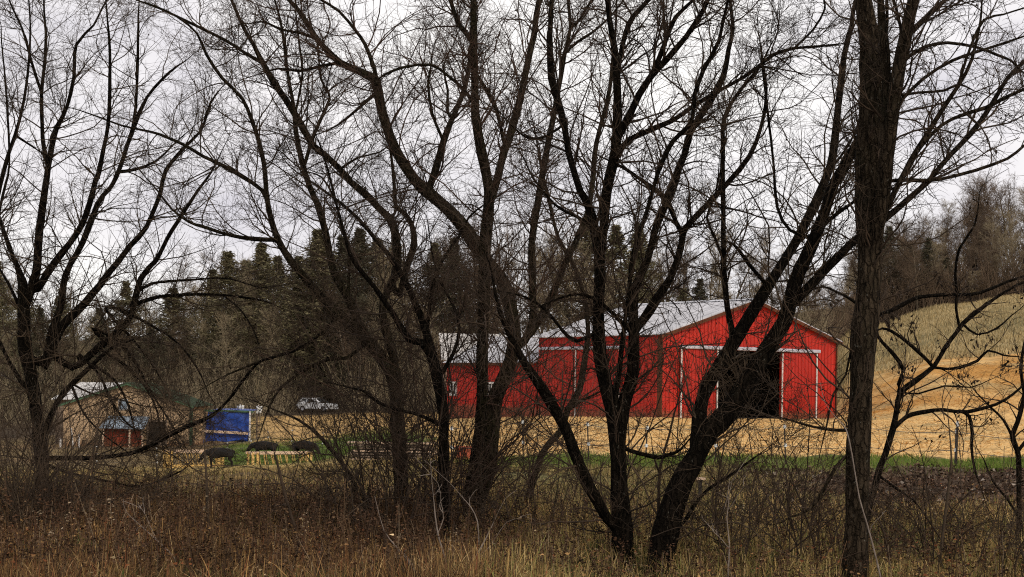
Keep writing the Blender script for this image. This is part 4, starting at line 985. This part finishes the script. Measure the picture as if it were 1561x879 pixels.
# ---------------------------------------------------------------- hay feeders
def feeder(px0, py0, px1, py1, d0, d1, label):
    a, b = at(px0, py0, d0), at(px1, py1, d1); a.z, b.z = at(px0, py0, d0).z, at(px1, py1, d1).z
    a.z = b.z = (a.z+b.z)/2
    L = (b-a).length; rz = math.atan2(b.y-a.y, b.x-a.x)
    root = empty('hay_feeder', a, rz); tag(root, label, 'feeder', 'wooden hay feeders')
    H, D = .86, .62
    for yy in (0, D):
        bm = bmesh.new(); box(bm, -.10, L+.10, yy-.03, yy+.03, H-.11, H); obj('top_rail', bm, M['pale_wood'], root)
        bm = bmesh.new(); box(bm, 0.05, L-.05, yy-.025, yy+.025, .06, .17); obj('bottom_rail', bm, M['new_wood'], root)
        for xx in (0, .22, L-.22, L-.05):
            bm = bmesh.new(); box(bm, xx-.055, xx+.055, yy-.06, yy-.031, -.15, H-.02); obj('post', bm, M['new_wood'], root)
        n = 6
        for k in range(n):
            x = .55+(L-1.2)*k/(n-1); bm = bmesh.new(); bar(bm, (x, yy+.045, H-.1), (x+(.18 if k % 2 else .12), yy+.045, .12), .085, .03); obj('slat', bm, M['new_wood'], root)
    for xx in (0, L-.04):
        bm = bmesh.new(); box(bm, xx-.03, xx+.03, .03, D-.03, H-.09, H-.01); obj('end_rail', bm, M['pale_wood'], root)
feeder(254, 716, 341, 713, 72, 73, 'yellow wooden hay feeder on the left, in front of the beige house')
feeder(385, 719, 475, 715, 72, 73.5, 'yellow wooden hay feeder on the right, with black calves behind its rails')

# ---------------------------------------------------------------- black calves
def skin_body(name, pts, edges, mat, parent, root=0, sub=2):
    me = bpy.data.meshes.new(name); me.from_pydata([p[:3] for p in pts], edges, [])
    o = bpy.data.objects.new(name, me); COL.objects.link(o)
    o.modifiers.new('skin', 'SKIN'); s = o.modifiers.new('sub', 'SUBSURF'); s.levels = s.render_levels = sub
    sv = me.skin_vertices[0].data
    for i, p in enumerate(pts): sv[i].radius = (p[3], p[4] if len(p) > 4 else p[3])
    sv[root].use_root = True
    dg = bpy.context.evaluated_depsgraph_get(); me2 = bpy.data.meshes.new_from_object(o.evaluated_get(dg))
    bpy.data.objects.remove(o)
    for p in me2.polygons: p.use_smooth = True
    me2.materials.clear(); me2.materials.append(mat)
    n = bpy.data.objects.new(name, me2); COL.objects.link(n); n.parent = parent; return n
def calf(px, py, d, rz, label, s=1.0):
    b = at(px, py, d); b.z = gz(b.x, b.y)
    root = empty('calf', b, rz); root.scale = (s, s, s); tag(root, label, 'calf', 'black calves at the feeders')
    P = [(-.62, 0, .92, .20, .25), (-.25, 0, .90, .27, .31), (.20, 0, .88, .27, .33), (.55, 0, .90, .20, .29), (.78, 0, .92, .14, .21), (.98, 0, .78, .10, .15),
         (1.10, 0, .58, .10, .12), (1.20, 0, .42, .075, .08), (1.25, 0, .34, .06, .065), (-.78, 0, .98, .05), (-.84, 0, .70, .025), (-.83, 0, .40, .03)]
    E = [(0, 1), (1, 2), (2, 3), (3, 4), (4, 5), (5, 6), (6, 7), (7, 8), (0, 9), (9, 10), (10, 11)]
    for sgn in (-1, 1):
        k = len(P); P += [(-.58, sgn*.15, .70, .14, .16), (-.50, sgn*.15, .52, .085), (-.66, sgn*.15, .32, .05), (-.63, sgn*.15, .08, .04), (-.59, sgn*.15, -.02, .05)]
        E += [(0, k), (k, k+1), (k+1, k+2), (k+2, k+3), (k+3, k+4)]
        k = len(P); P += [(.52, sgn*.14, .62, .10, .12), (.54, sgn*.14, .36, .055), (.52, sgn*.14, .10, .038), (.55, sgn*.14, -.02, .05)]
        E += [(3, k), (k, k+1), (k+1, k+2), (k+2, k+3)]
        k = len(P); P += [(1.03, sgn*.14, .66, .035), (1.00, sgn*.24, .64, .045, .02)]; E += [(6, k), (k, k+1)]
    skin_body('body', P, E, M['cow'], root)
calf(336, 716, 70.6, math.radians(200), 'black calf with its head at the left feeder, nearest of the three calves', .78)
calf(404, 714, 76.0, math.radians(178), 'black calf standing behind the left end of the right feeder', .76)
calf(462, 712, 76.5, math.radians(-25), 'black calf standing behind the right end of the right feeder', .76)

# ---------------------------------------------------------------- vehicle far behind
vb = at(484, 629, 138.0); vb.z = gz(vb.x, vb.y)
car = empty('parked_car', vb, math.radians(-28)); car.scale = (.8, .8, .8); tag(car, 'white station wagon parked at the edge of the woods', 'car')
def car_body():
    bm = bmesh.new(); prof = [(-2.2, .35), (-2.25, .85), (-2.1, 1.0), (-1.75, 1.55), (.15, 1.58), (.95, 1.02), (2.0, .92), (2.25, .75), (2.25, .35)]
    sec = []
    for y, k in ((-.86, .97), (-.80, 1.0), (.80, 1.0), (.86, .97)):
        sec.append([bm.verts.new((x*(k if z > 1 else 1), y*(.84 if z > 1.1 else 1), z)) for x, z in prof])
    for a, b in zip(sec[:-1], sec[1:]):
        for i in range(len(prof)): j = (i+1) % len(prof); bm.faces.new((a[i], a[j], b[j], b[i]))
    bm.faces.new(sec[0][::-1]); bm.faces.new(sec[-1]); return bm
obj('body', car_body(), M['car_white'], car, bevel=.05)
for s in (-1, 1):
    for x0, x1 in ((-1.75, -.95), (-.88, -.1), (-.02, .62)):
        bm = bmesh.new(); y0 = s*.80
        z1 = 1.47 if x1 < .3 else 1.42
        xt = x1 if x1 < .3 else .22
        a = [bm.verts.new(p) for p in ((x0, s*.865, 1.06), (x1, s*.865, 1.06), (xt, s*.745, z1), (x0+.08, s*.745, z1))]
        b = [bm.verts.new((v.co.x, v.co.y-s*.05, v.co.z)) for v in a]
        bm.faces.new(a); bm.faces.new(b[::-1])
        for i in range(4): bm.faces.new((a[i], a[(i+1) % 4], b[(i+1) % 4], b[i]))
        obj('window', bm, M['glass'], car)
    for x in (-1.4, 1.35):
        bm = bmesh.new(); bmesh.ops.create_cone(bm, cap_ends=True, segments=24, radius1=.34, radius2=.34, depth=.22, matrix=Matrix.Translation((x, s*.80, .34)) @ Matrix.Rotation(math.pi/2, 4, 'X'))
        wl = obj('wheel', bm, M['rubber'], car, bevel=.03)
        bm = bmesh.new(); bmesh.ops.create_cone(bm, cap_ends=True, segments=20, radius1=.2, radius2=.18, depth=.03, matrix=Matrix.Translation((x, s*.925, .34)) @ Matrix.Rotation(math.pi/2, 4, 'X'))
        obj('rim', bm, M['roof_metal'], wl)
    bm = bmesh.new(); box(bm, 2.20, 2.29, s*.72-.14, s*.72+.14, .66, .80); obj('headlight', bm, M['glass'], car)
bm = bmesh.new(); a = [bm.verts.new(p) for p in ((.98, -.70, 1.06), (.98, .70, 1.06), (.30, .62, 1.52), (.30, -.62, 1.52))]; bm.faces.new(a); o = obj('windscreen', bm, M['glass'], car); o.modifiers.new('t', 'SOLIDIFY').thickness = .04

# ---------------------------------------------------------------- board pile and tub behind the trunks
lp = at(600, 704, 43.0); lp.z = gz(lp.x, lp.y)
rb = random.Random(9)
bd = None; k = 0
for lay in range(7):
    for j in range(3):
        x0 = rb.uniform(-.12, .12); wv = 2.3+rb.uniform(-.2, .2)
        if lay == 6 and j == 2: continue
        bm = bmesh.new(); box(bm, -wv/2, wv/2, -.10, .10, 0, .042); o = obj('board', bm, M['old_wood'] if (lay+j) % 3 else M['pale_wood'], bevel=.004)
        o.location = (lp.x+x0, lp.y+j*.26-.25, lp.z+.10+lay*.075); o.rotation_euler = (0, 0, rb.uniform(-.03, .03))
        tag(o, 'weathered board in the low pile behind the bent tree and the slender trunk', 'board', 'boards in the low pile')
for k, (dx) in enumerate((-.8, .8)):
    bm = bmesh.new(); box(bm, -.06, .06, -.45, .45, -.08, .098); o = obj('skid', bm, M['old_wood']); o.location = (lp.x+dx, lp.y, lp.z)
    tag(o, ['left wooden skid under the low board pile', 'right wooden skid under the low board pile'][k], 'skid', 'skids under the board pile')
def lathe(bm, prof, seg=28):
    rings = [[bm.verts.new((r*math.cos(2*math.pi*i/seg), r*math.sin(2*math.pi*i/seg), z)) for i in range(seg)] for r, z in prof]
    for a, b in zip(rings[:-1], rings[1:]):
        for i in range(seg): bm.faces.new((a[i], a[(i+1) % seg], b[(i+1) % seg], b[i]))
    bm.faces.new(rings[0][::-1]); bm.faces.new(rings[-1])
bm = bmesh.new(); lathe(bm, [(.24, 0), (.29, .30), (.32, .31), (.32, .34), (.29, .34), (.23, .04)]); tub = obj('tub', bm, M['grass_bale'], smooth=False)
t_ = at(712, 695, 38.5); t_.z = gz(t_.x, t_.y); tub.location = t_; tag(tub, 'faded red tub on the grass behind the thick forked tree', 'tub')
# short survey stake in the grass
sb = at(1067, 768, 22.0); sb.z = gz(sb.x, sb.y); st = empty('stake', sb); tag(st, 'short stake with a pale flat top right of the leaning tree', 'stake')
bm = bmesh.new(); box(bm, -.025, .025, -.02, .02, -.1, .30); obj('shaft', bm, M['post_metal'], st); bm = bmesh.new(); box(bm, -.07, .07, -.05, .05, .30, .33); obj('cap', bm, M['pale_wood'], st)

# ---------------------------------------------------------------- electric fences
def fence(label, spec, h, nw, name='wire_fence'):
    pts = []
    for px, d in spec:
        x = (px-CX)/F*d; pts.append(Vector((x, d, gz(x, d))))
    root = empty(name, pts[0]); tag(root, label, 'fence', 'electric wire fences'); o0 = pts[0]
    r_ = random.Random(len(spec)); tops = []
    for p in pts:
        bm = bmesh.new(); ln = Vector((r_.uniform(-.05, .05), 0, h+r_.uniform(-.08, .08)))
        bar(bm, p-o0-Vector((0, 0, .25)), p-o0+ln, .028, .028); bmesh.ops.create_icosphere(bm, subdivisions=1, radius=.024, matrix=Matrix.Translation(p-o0+ln)); ps = obj('post', bm, M['post_metal'], root)
        row = []
        for k in range(nw):
            q = p-o0+ln*((k+1)/nw*.95); bm = bmesh.new()
            bmesh.ops.create_cone(bm, cap_ends=True, segments=8, radius1=.035, radius2=.028, depth=.07, matrix=Matrix.Translation(q+Vector((0, -.03, 0)))); obj('insulator', bm, M['insulator'], ps); row.append(q+Vector((0, -.05, 0)))
        tops.append(row)
    for k in range(nw):
        P = []
        for a, b in zip(tops[:-1], tops[1:]):
            for t in np.linspace(0, 1, 9)[:-1]:
                q = a[k].lerp(b[k], t); q.z -= .06*math.sin(math.pi*t); P.append(q)
        P.append(tops[-1][k]); v, f = tubes(np.array([[*q] for q in P])[None], np.full((1, len(P)), .006), 4)
        mesh_np('wire', v, f, M['wire'], root)
fence('electric wire fence with white insulators crossing the left paddock by the calves', [(60, 68), (150, 68), (242, 67), (347, 78), (384, 80), (411, 88), (446, 88), (493, 84), (560, 78)], .95, 3)
fence('thin wire fence along the green strip before the barn', [(690, 33), (800, 33), (900, 33.2), (985, 33.4), (1092, 33.5), (1200, 33.6), (1310, 33.2), (1457, 32.2), (1600, 32)], .85, 2)
# taller grey post on the right
gb = at(1457, 712, 31.6); gb.z = gz(gb.x, gb.y); gp = empty('marker_post', gb); tag(gp, 'tall thin grey post with a white tip on the green strip at the right', 'post')
bm = bmesh.new(); bar(bm, (0, 0, -.2), (.02, 0, .82), .035); obj('shaft', bm, M['post_metal'], gp); bm = bmesh.new(); bar(bm, (.02, 0, .82), (.022, 0, .93), .045); obj('tip', bm, M['insulator'], gp)

# ---------------------------------------------------------------- background woods
def far_tree(seed, H, twig, slim=1.0, dense=1.0):
    rng = np.random.default_rng(seed)
    root = empty('bare_tree', (0, 0, -50)); n = rng.integers(1, 3)
    P, R = grow(np.zeros((n, 3)), np.stack([rng.normal(0, .12, n), rng.normal(0, .12, n), np.ones(n)], 1), np.full(n, H)*np.linspace(1, .8, n), np.full(n, .15), 14, .045, (0, 0, .04), rng, tip=.15)
    v, f = tubes(P, R, 7); mesh_np('trunk', v, f, M['far_bark'], root, smooth=True)
    P1, R1 = sprout(P, R, 26*dense/n*1.5, 44, .12*H*slim, .42*H*slim, .5, .07, .025, 9, .09, (0, 0, .07), rng, t0=.22)
    P2, R2 = sprout(P1, R1, 9, 42, .05*H, .17*H, .6, .035, .015, 6, .12, (0, 0, .05), rng, t0=.2)
    P3, R3 = sprout(P2, R2, 7, 42, .02*H, .085*H, .7, .018, .010, 4, .14, (0, 0, .03), rng)
    v, f = join([tubes(P1, R1, 4), tubes(P2, R2, 3), tubes(P3, R3, 3)]); mesh_np('crown', v, f, twig, root)
    return root
def conifer(seed, H, mat, w=.2):
    rng = np.random.default_rng(seed); root = empty('conifer', (0, 0, -50))
    P, R = grow(np.zeros((1, 3)), np.array([[0, 0, 1.]]), np.array([H*1.0]), np.array([.16]), 10, .015, (0, 0, .05), rng, tip=.1)
    v, f = tubes(P, R, 7); mesh_np('trunk', v, f, M['far_bark'], root)
    m = 360; t = rng.random(m)**.9*.97+.06; t = np.minimum(t, 1.0); a = rng.uniform(0, 2*np.pi, m); z = t*H
    L = (H*w*1.35)*(1-t)**1.05*rng.uniform(.45, 1.15, m)+.08; L = np.minimum(L, rng.uniform(2.2, 3.4, m))
    S = np.stack([np.zeros(m), np.zeros(m), z], 1); D = np.stack([np.cos(a), np.sin(a), rng.uniform(-.15, .45, m)], 1)
    B, RB = grow(S, D, L, np.full(m, .03), 6, .08, (0, 0, .03), rng, tip=.3)
    q = 30; i = np.repeat(np.arange(m), q); tt = (.12+.88*rng.random(m*q)**.75)*4.99; j = tt.astype(int); fr = (tt-j)[:, None]
    p = B[i, j]*(1-fr)+B[i, np.minimum(j+1, 5)]*fr + rng.normal(0, .09, (m*q, 3))
    fv, ff = flakes(p, rng.uniform(.16, .40, m*q), rng, .35, hang=False)
    v, f = join([tubes(B, RB, 3), (fv, ff)]); mesh_np('crown', v, f, mat, root)
    return root
VB = [far_tree(100+k, 14, M['far_twig'] if k % 2 else M['far_twig2'], 1.0 if k < 4 else .6, 1.0 if k < 4 else .8) for k in range(7)]
VB.append(far_tree(140, 14, M['far_twig2'], 1.1, 1.5)); VB.append(far_tree(141, 14, M['far_twig2'], 1.0, 1.5))
VC = [conifer(200+k, 13, M['needle'] if k < 2 else M['needle_dark'], .46+.04*k) for k in range(4)]
TOPX = [-400, 0, 60, 150, 250, 330, 390, 440, 500, 560, 640, 700, 800, 900, 960, 1040, 1120, 1200, 1250, 1300, 1350, 1400, 1480, 1561, 1900]
TOPY = [400, 402, 432, 440, 425, 405, 392, 385, 385, 380, 378, 355, 345, 360, 350, 345, 350, 385, 380, 365, 330, 310, 285, 262, 250]
used = set(); rt = random.Random(21)
def place(var, px, d, top, label, group, cat, H0):
    x = (px-CX)/F*d; z = gz(x, d); h = at(px, top, d).z-z
    s = max(.25, h/H0)
    src = var; t = src if src.name not in used else copy_tree(src); used.add(src.name)
    t.location = (x, d, z-.15); t.rotation_euler = (0, 0, rt.uniform(0, 6.28)); w = s*rt.uniform(.85, 1.15)
    t.scale = (max(w, .55), max(w, .55), s); tag(t, label, cat, group)
def row(n, p0, p1, d0, d1, k0, k1, variants, label, group, jit=8):
    for i in range(n):
        px = p0+(p1-p0)*(i+.5)/n+rt.uniform(-jit, jit); d = rt.uniform(d0, d1)
        if 448 < px < 515 and d < 156: d = rt.uniform(157, 175)
        ty = np.interp(px, TOPX, TOPY); hz = YP+.015*(px-CX); base = hz+20
        top = base-(base-ty)*rt.uniform(k0, k1)
        place(VB[rt.choice(variants)], px, d, top, label, group, 'tree', 14)
gl, gm_, gr_ = 'bare trees in the woods left of the barn', 'bare trees behind the barn roof', 'bare trees on the hillside at the right'
ll, lm, lr = 'grey-brown bare tree in the dense woods behind the house and feeders', 'tall slender bare tree seen above the roof of the red barn', 'brown bare tree in the hillside woods above the tan field'
row(22, -260, 700, 134, 144, .45, .75, [0, 1, 2, 3], ll, gl); row(34, -260, 760, 146, 162, .7, .95, [0, 1, 2, 3], ll, gl); row(32, -260, 900, 164, 196, .85, 1.03, [0, 1, 2, 3, 4, 5], ll, gl)
row(12, 300, 640, 140, 158, .8, .98, [0, 1, 2, 3], ll, gl)
row(14, 720, 1010, 138, 160, .75, 1.0, [0, 1, 2, 3], lm, gm_); row(20, 960, 1250, 150, 190, .78, 1.05, [4, 5, 6], lm, gm_); row(8, 1010, 1240, 140, 150, .5, .7, [0, 4, 5], lm, gm_)
row(14, 1215, 1320, 182, 196, .5, .95, [1, 3, 7], lr, gr_); row(44, 1300, 1690, 181, 190, .5, .85, [7, 8, 1], lr, gr_); row(40, 1300, 1690, 190, 206, .75, .96, [7, 8, 3], lr, gr_); row(26, 1310, 1690, 206, 230, .88, 1.04, [7, 8, 1], lr, gr_)
def con(px, d, top, k, label, group): place(VC[k], px, d, top, label, group, 'tree', 13)
cl_, cg = 'olive green conifer standing above the woods left of the barn', 'conifers in the woods left of the barn'
for px, d, top, k in ((-120, 150, 400, 0), (-60, 146, 408, 1), (-8, 140, 398, 0), (32, 150, 425, 1), (92, 158, 440, 0), (190, 158, 430, 1), (262, 150, 440, 0), (345, 146, 385, 1), (322, 156, 412, 0), (396, 144, 372, 0), (420, 158, 392, 1), (372, 160, 398, 1),
                      (452, 152, 392, 0), (482, 150, 352, 0), (520, 158, 362, 2), (545, 150, 350, 2), (572, 146, 365, 2), (600, 156, 372, 1), (690, 152, 365, 2), (660, 160, 372, 1), (735, 160, 392, 0), (890, 160, 335, 1), (935, 158, 345, 1), (970, 150, 342, 0),
                      (150, 142, 470, 2), (60, 138, 470, 2), (230, 140, 500, 2)):
    con(px, d, top, k, cl_, cg)
for px, d, top, k in ((1065, 150, 425, 2), (1040, 146, 440, 1), (1108, 152, 450, 2)): con(px, d, top, k, 'low conifer just above the ridge of the barn roof', 'low conifers behind the barn')
for px, d, top, k in ((1352, 188, 345, 3), (1385, 186, 372, 3), (1412, 188, 362, 3), (1440, 187, 392, 3), (1330, 190, 400, 3)): con(px, d, top, k, 'dark evergreen in the hillside woods behind the tall straight trunk', 'dark evergreens on the hillside')
# brush filling the floor of the woods
rg = np.random.default_rng(77); n = 15000
d = rg.uniform(123, 205, n); c = rg.uniform(-300, 1750, n)
lim = np.interp(c, [-300, 400, 440, 460, 510, 530, 700, 1000, 1200, 1290, 1330, 1750], [124, 130, 132, 156, 156, 132, 130, 126, 128, 176, 180, 181]); d = np.maximum(d, lim+rg.uniform(0, 12, n))
x = (c-CX)/F*d
S0 = np.stack([x, d, hgt(x, d)-.1], 1); D0 = np.stack([rg.normal(0, .35, n), rg.normal(0, .35, n), np.ones(n)], 1)
for nm, sel, mt, lab in (('underbrush', c < 1260, 'far_twig', 'tangled brown underbrush along the edge of the woods'), ('hillside_brush', c >= 1260, 'far_twig2', 'dark tangled brush along the top of the hillside field')):
    k2 = np.repeat(sel, 1); a, r = grow(S0[sel], D0[sel], rg.uniform(1.2, 6.0, int(sel.sum())), rg.uniform(.018, .035, int(sel.sum())), 6, .1, (0, 0, .03), rg)
    a2, r2 = sprout(a, r, 6, 40, .4, 1.6, .7, .020, .012, 4, .14, (0, 0, .03), rg)
    v, f = join([tubes(a, r, 3), tubes(a2, r2, 3)]); tag(mesh_np(nm, v, f, M[mt]), lab, kind='stuff')

# ---------------------------------------------------------------- sky, light, camera
w = bpy.data.worlds.new('World'); SC.world = w; w.use_nodes = True; nt = w.node_tree
bg = nt.nodes['Background']; bg.inputs['Strength'].default_value = 0.10
sky = N(nt, 'ShaderNodeTexSky', sky_type='NISHITA'); sky.sun_disc = False
SUN = Vector((.56, -.62, .55)).normalized()
sky.sun_elevation = math.asin(SUN.z); sky.sun_rotation = math.atan2(SUN.x, SUN.y)
tc = N(nt, 'ShaderNodeTexCoord'); mp = N(nt, 'ShaderNodeMapping'); mp.inputs['Scale'].default_value = (1, 1, 2.2)
nt.links.new(tc.outputs['Generated'], mp.inputs['Vector'])
n1 = noise(nt, 3.2, 7, .6, mp.outputs['Vector'], .4); n2 = noise(nt, 2.0, 5, .55, mp.outputs['Vector'])
cloud = ramp(nt, n1.outputs['Fac'], [(.30, (7.0, 6.8, 7.4)), (.47, (9.5, 9.2, 9.4)), (.66, (11.4, 11.1, 10.8))])
fac = ramp(nt, n2.outputs['Fac'], [(.30, (.90,)*3), (.55, (.99,)*3)])
nt.links.new(mix(nt, 'MIX', fac.outputs['Color'], sky.outputs['Color'], cloud.outputs['Color']), bg.inputs['Color'])
sl_ = bpy.data.lights.new('sun', 'SUN'); sl_.energy = 1.5; sl_.angle = math.radians(12); sl_.color = (1.0, .89, .74)
so = bpy.data.objects.new('sun', sl_); COL.objects.link(so); so.rotation_euler = SUN.to_track_quat('Z', 'Y').to_euler()
cam = bpy.data.cameras.new('camera'); co = bpy.data.objects.new('camera', cam); COL.objects.link(co); SC.camera = co
cam.sensor_width = 36; cam.lens = F/1561*36; cam.shift_y = (YP-439.5)/1561; cam.clip_start = .1; cam.clip_end = 3000
co.matrix_world = Matrix(((CT, -ST, 0, 0), (0, 0, -1, 0), (ST, CT, 0, ZC), (0, 0, 0, 1)))
SC.view_settings.view_transform = 'Standard'; SC.view_settings.look = 'None'; SC.view_settings.exposure = 0; SC.view_settings.gamma = 1
SC.render.engine = 'CYCLES'; SC.cycles.use_denoising = False; SC.cycles.max_bounces = 5; SC.cycles.diffuse_bounces = 3; SC.cycles.filter_width = 1.1
SC.render.resolution_x = 1024; SC.render.resolution_y = 577
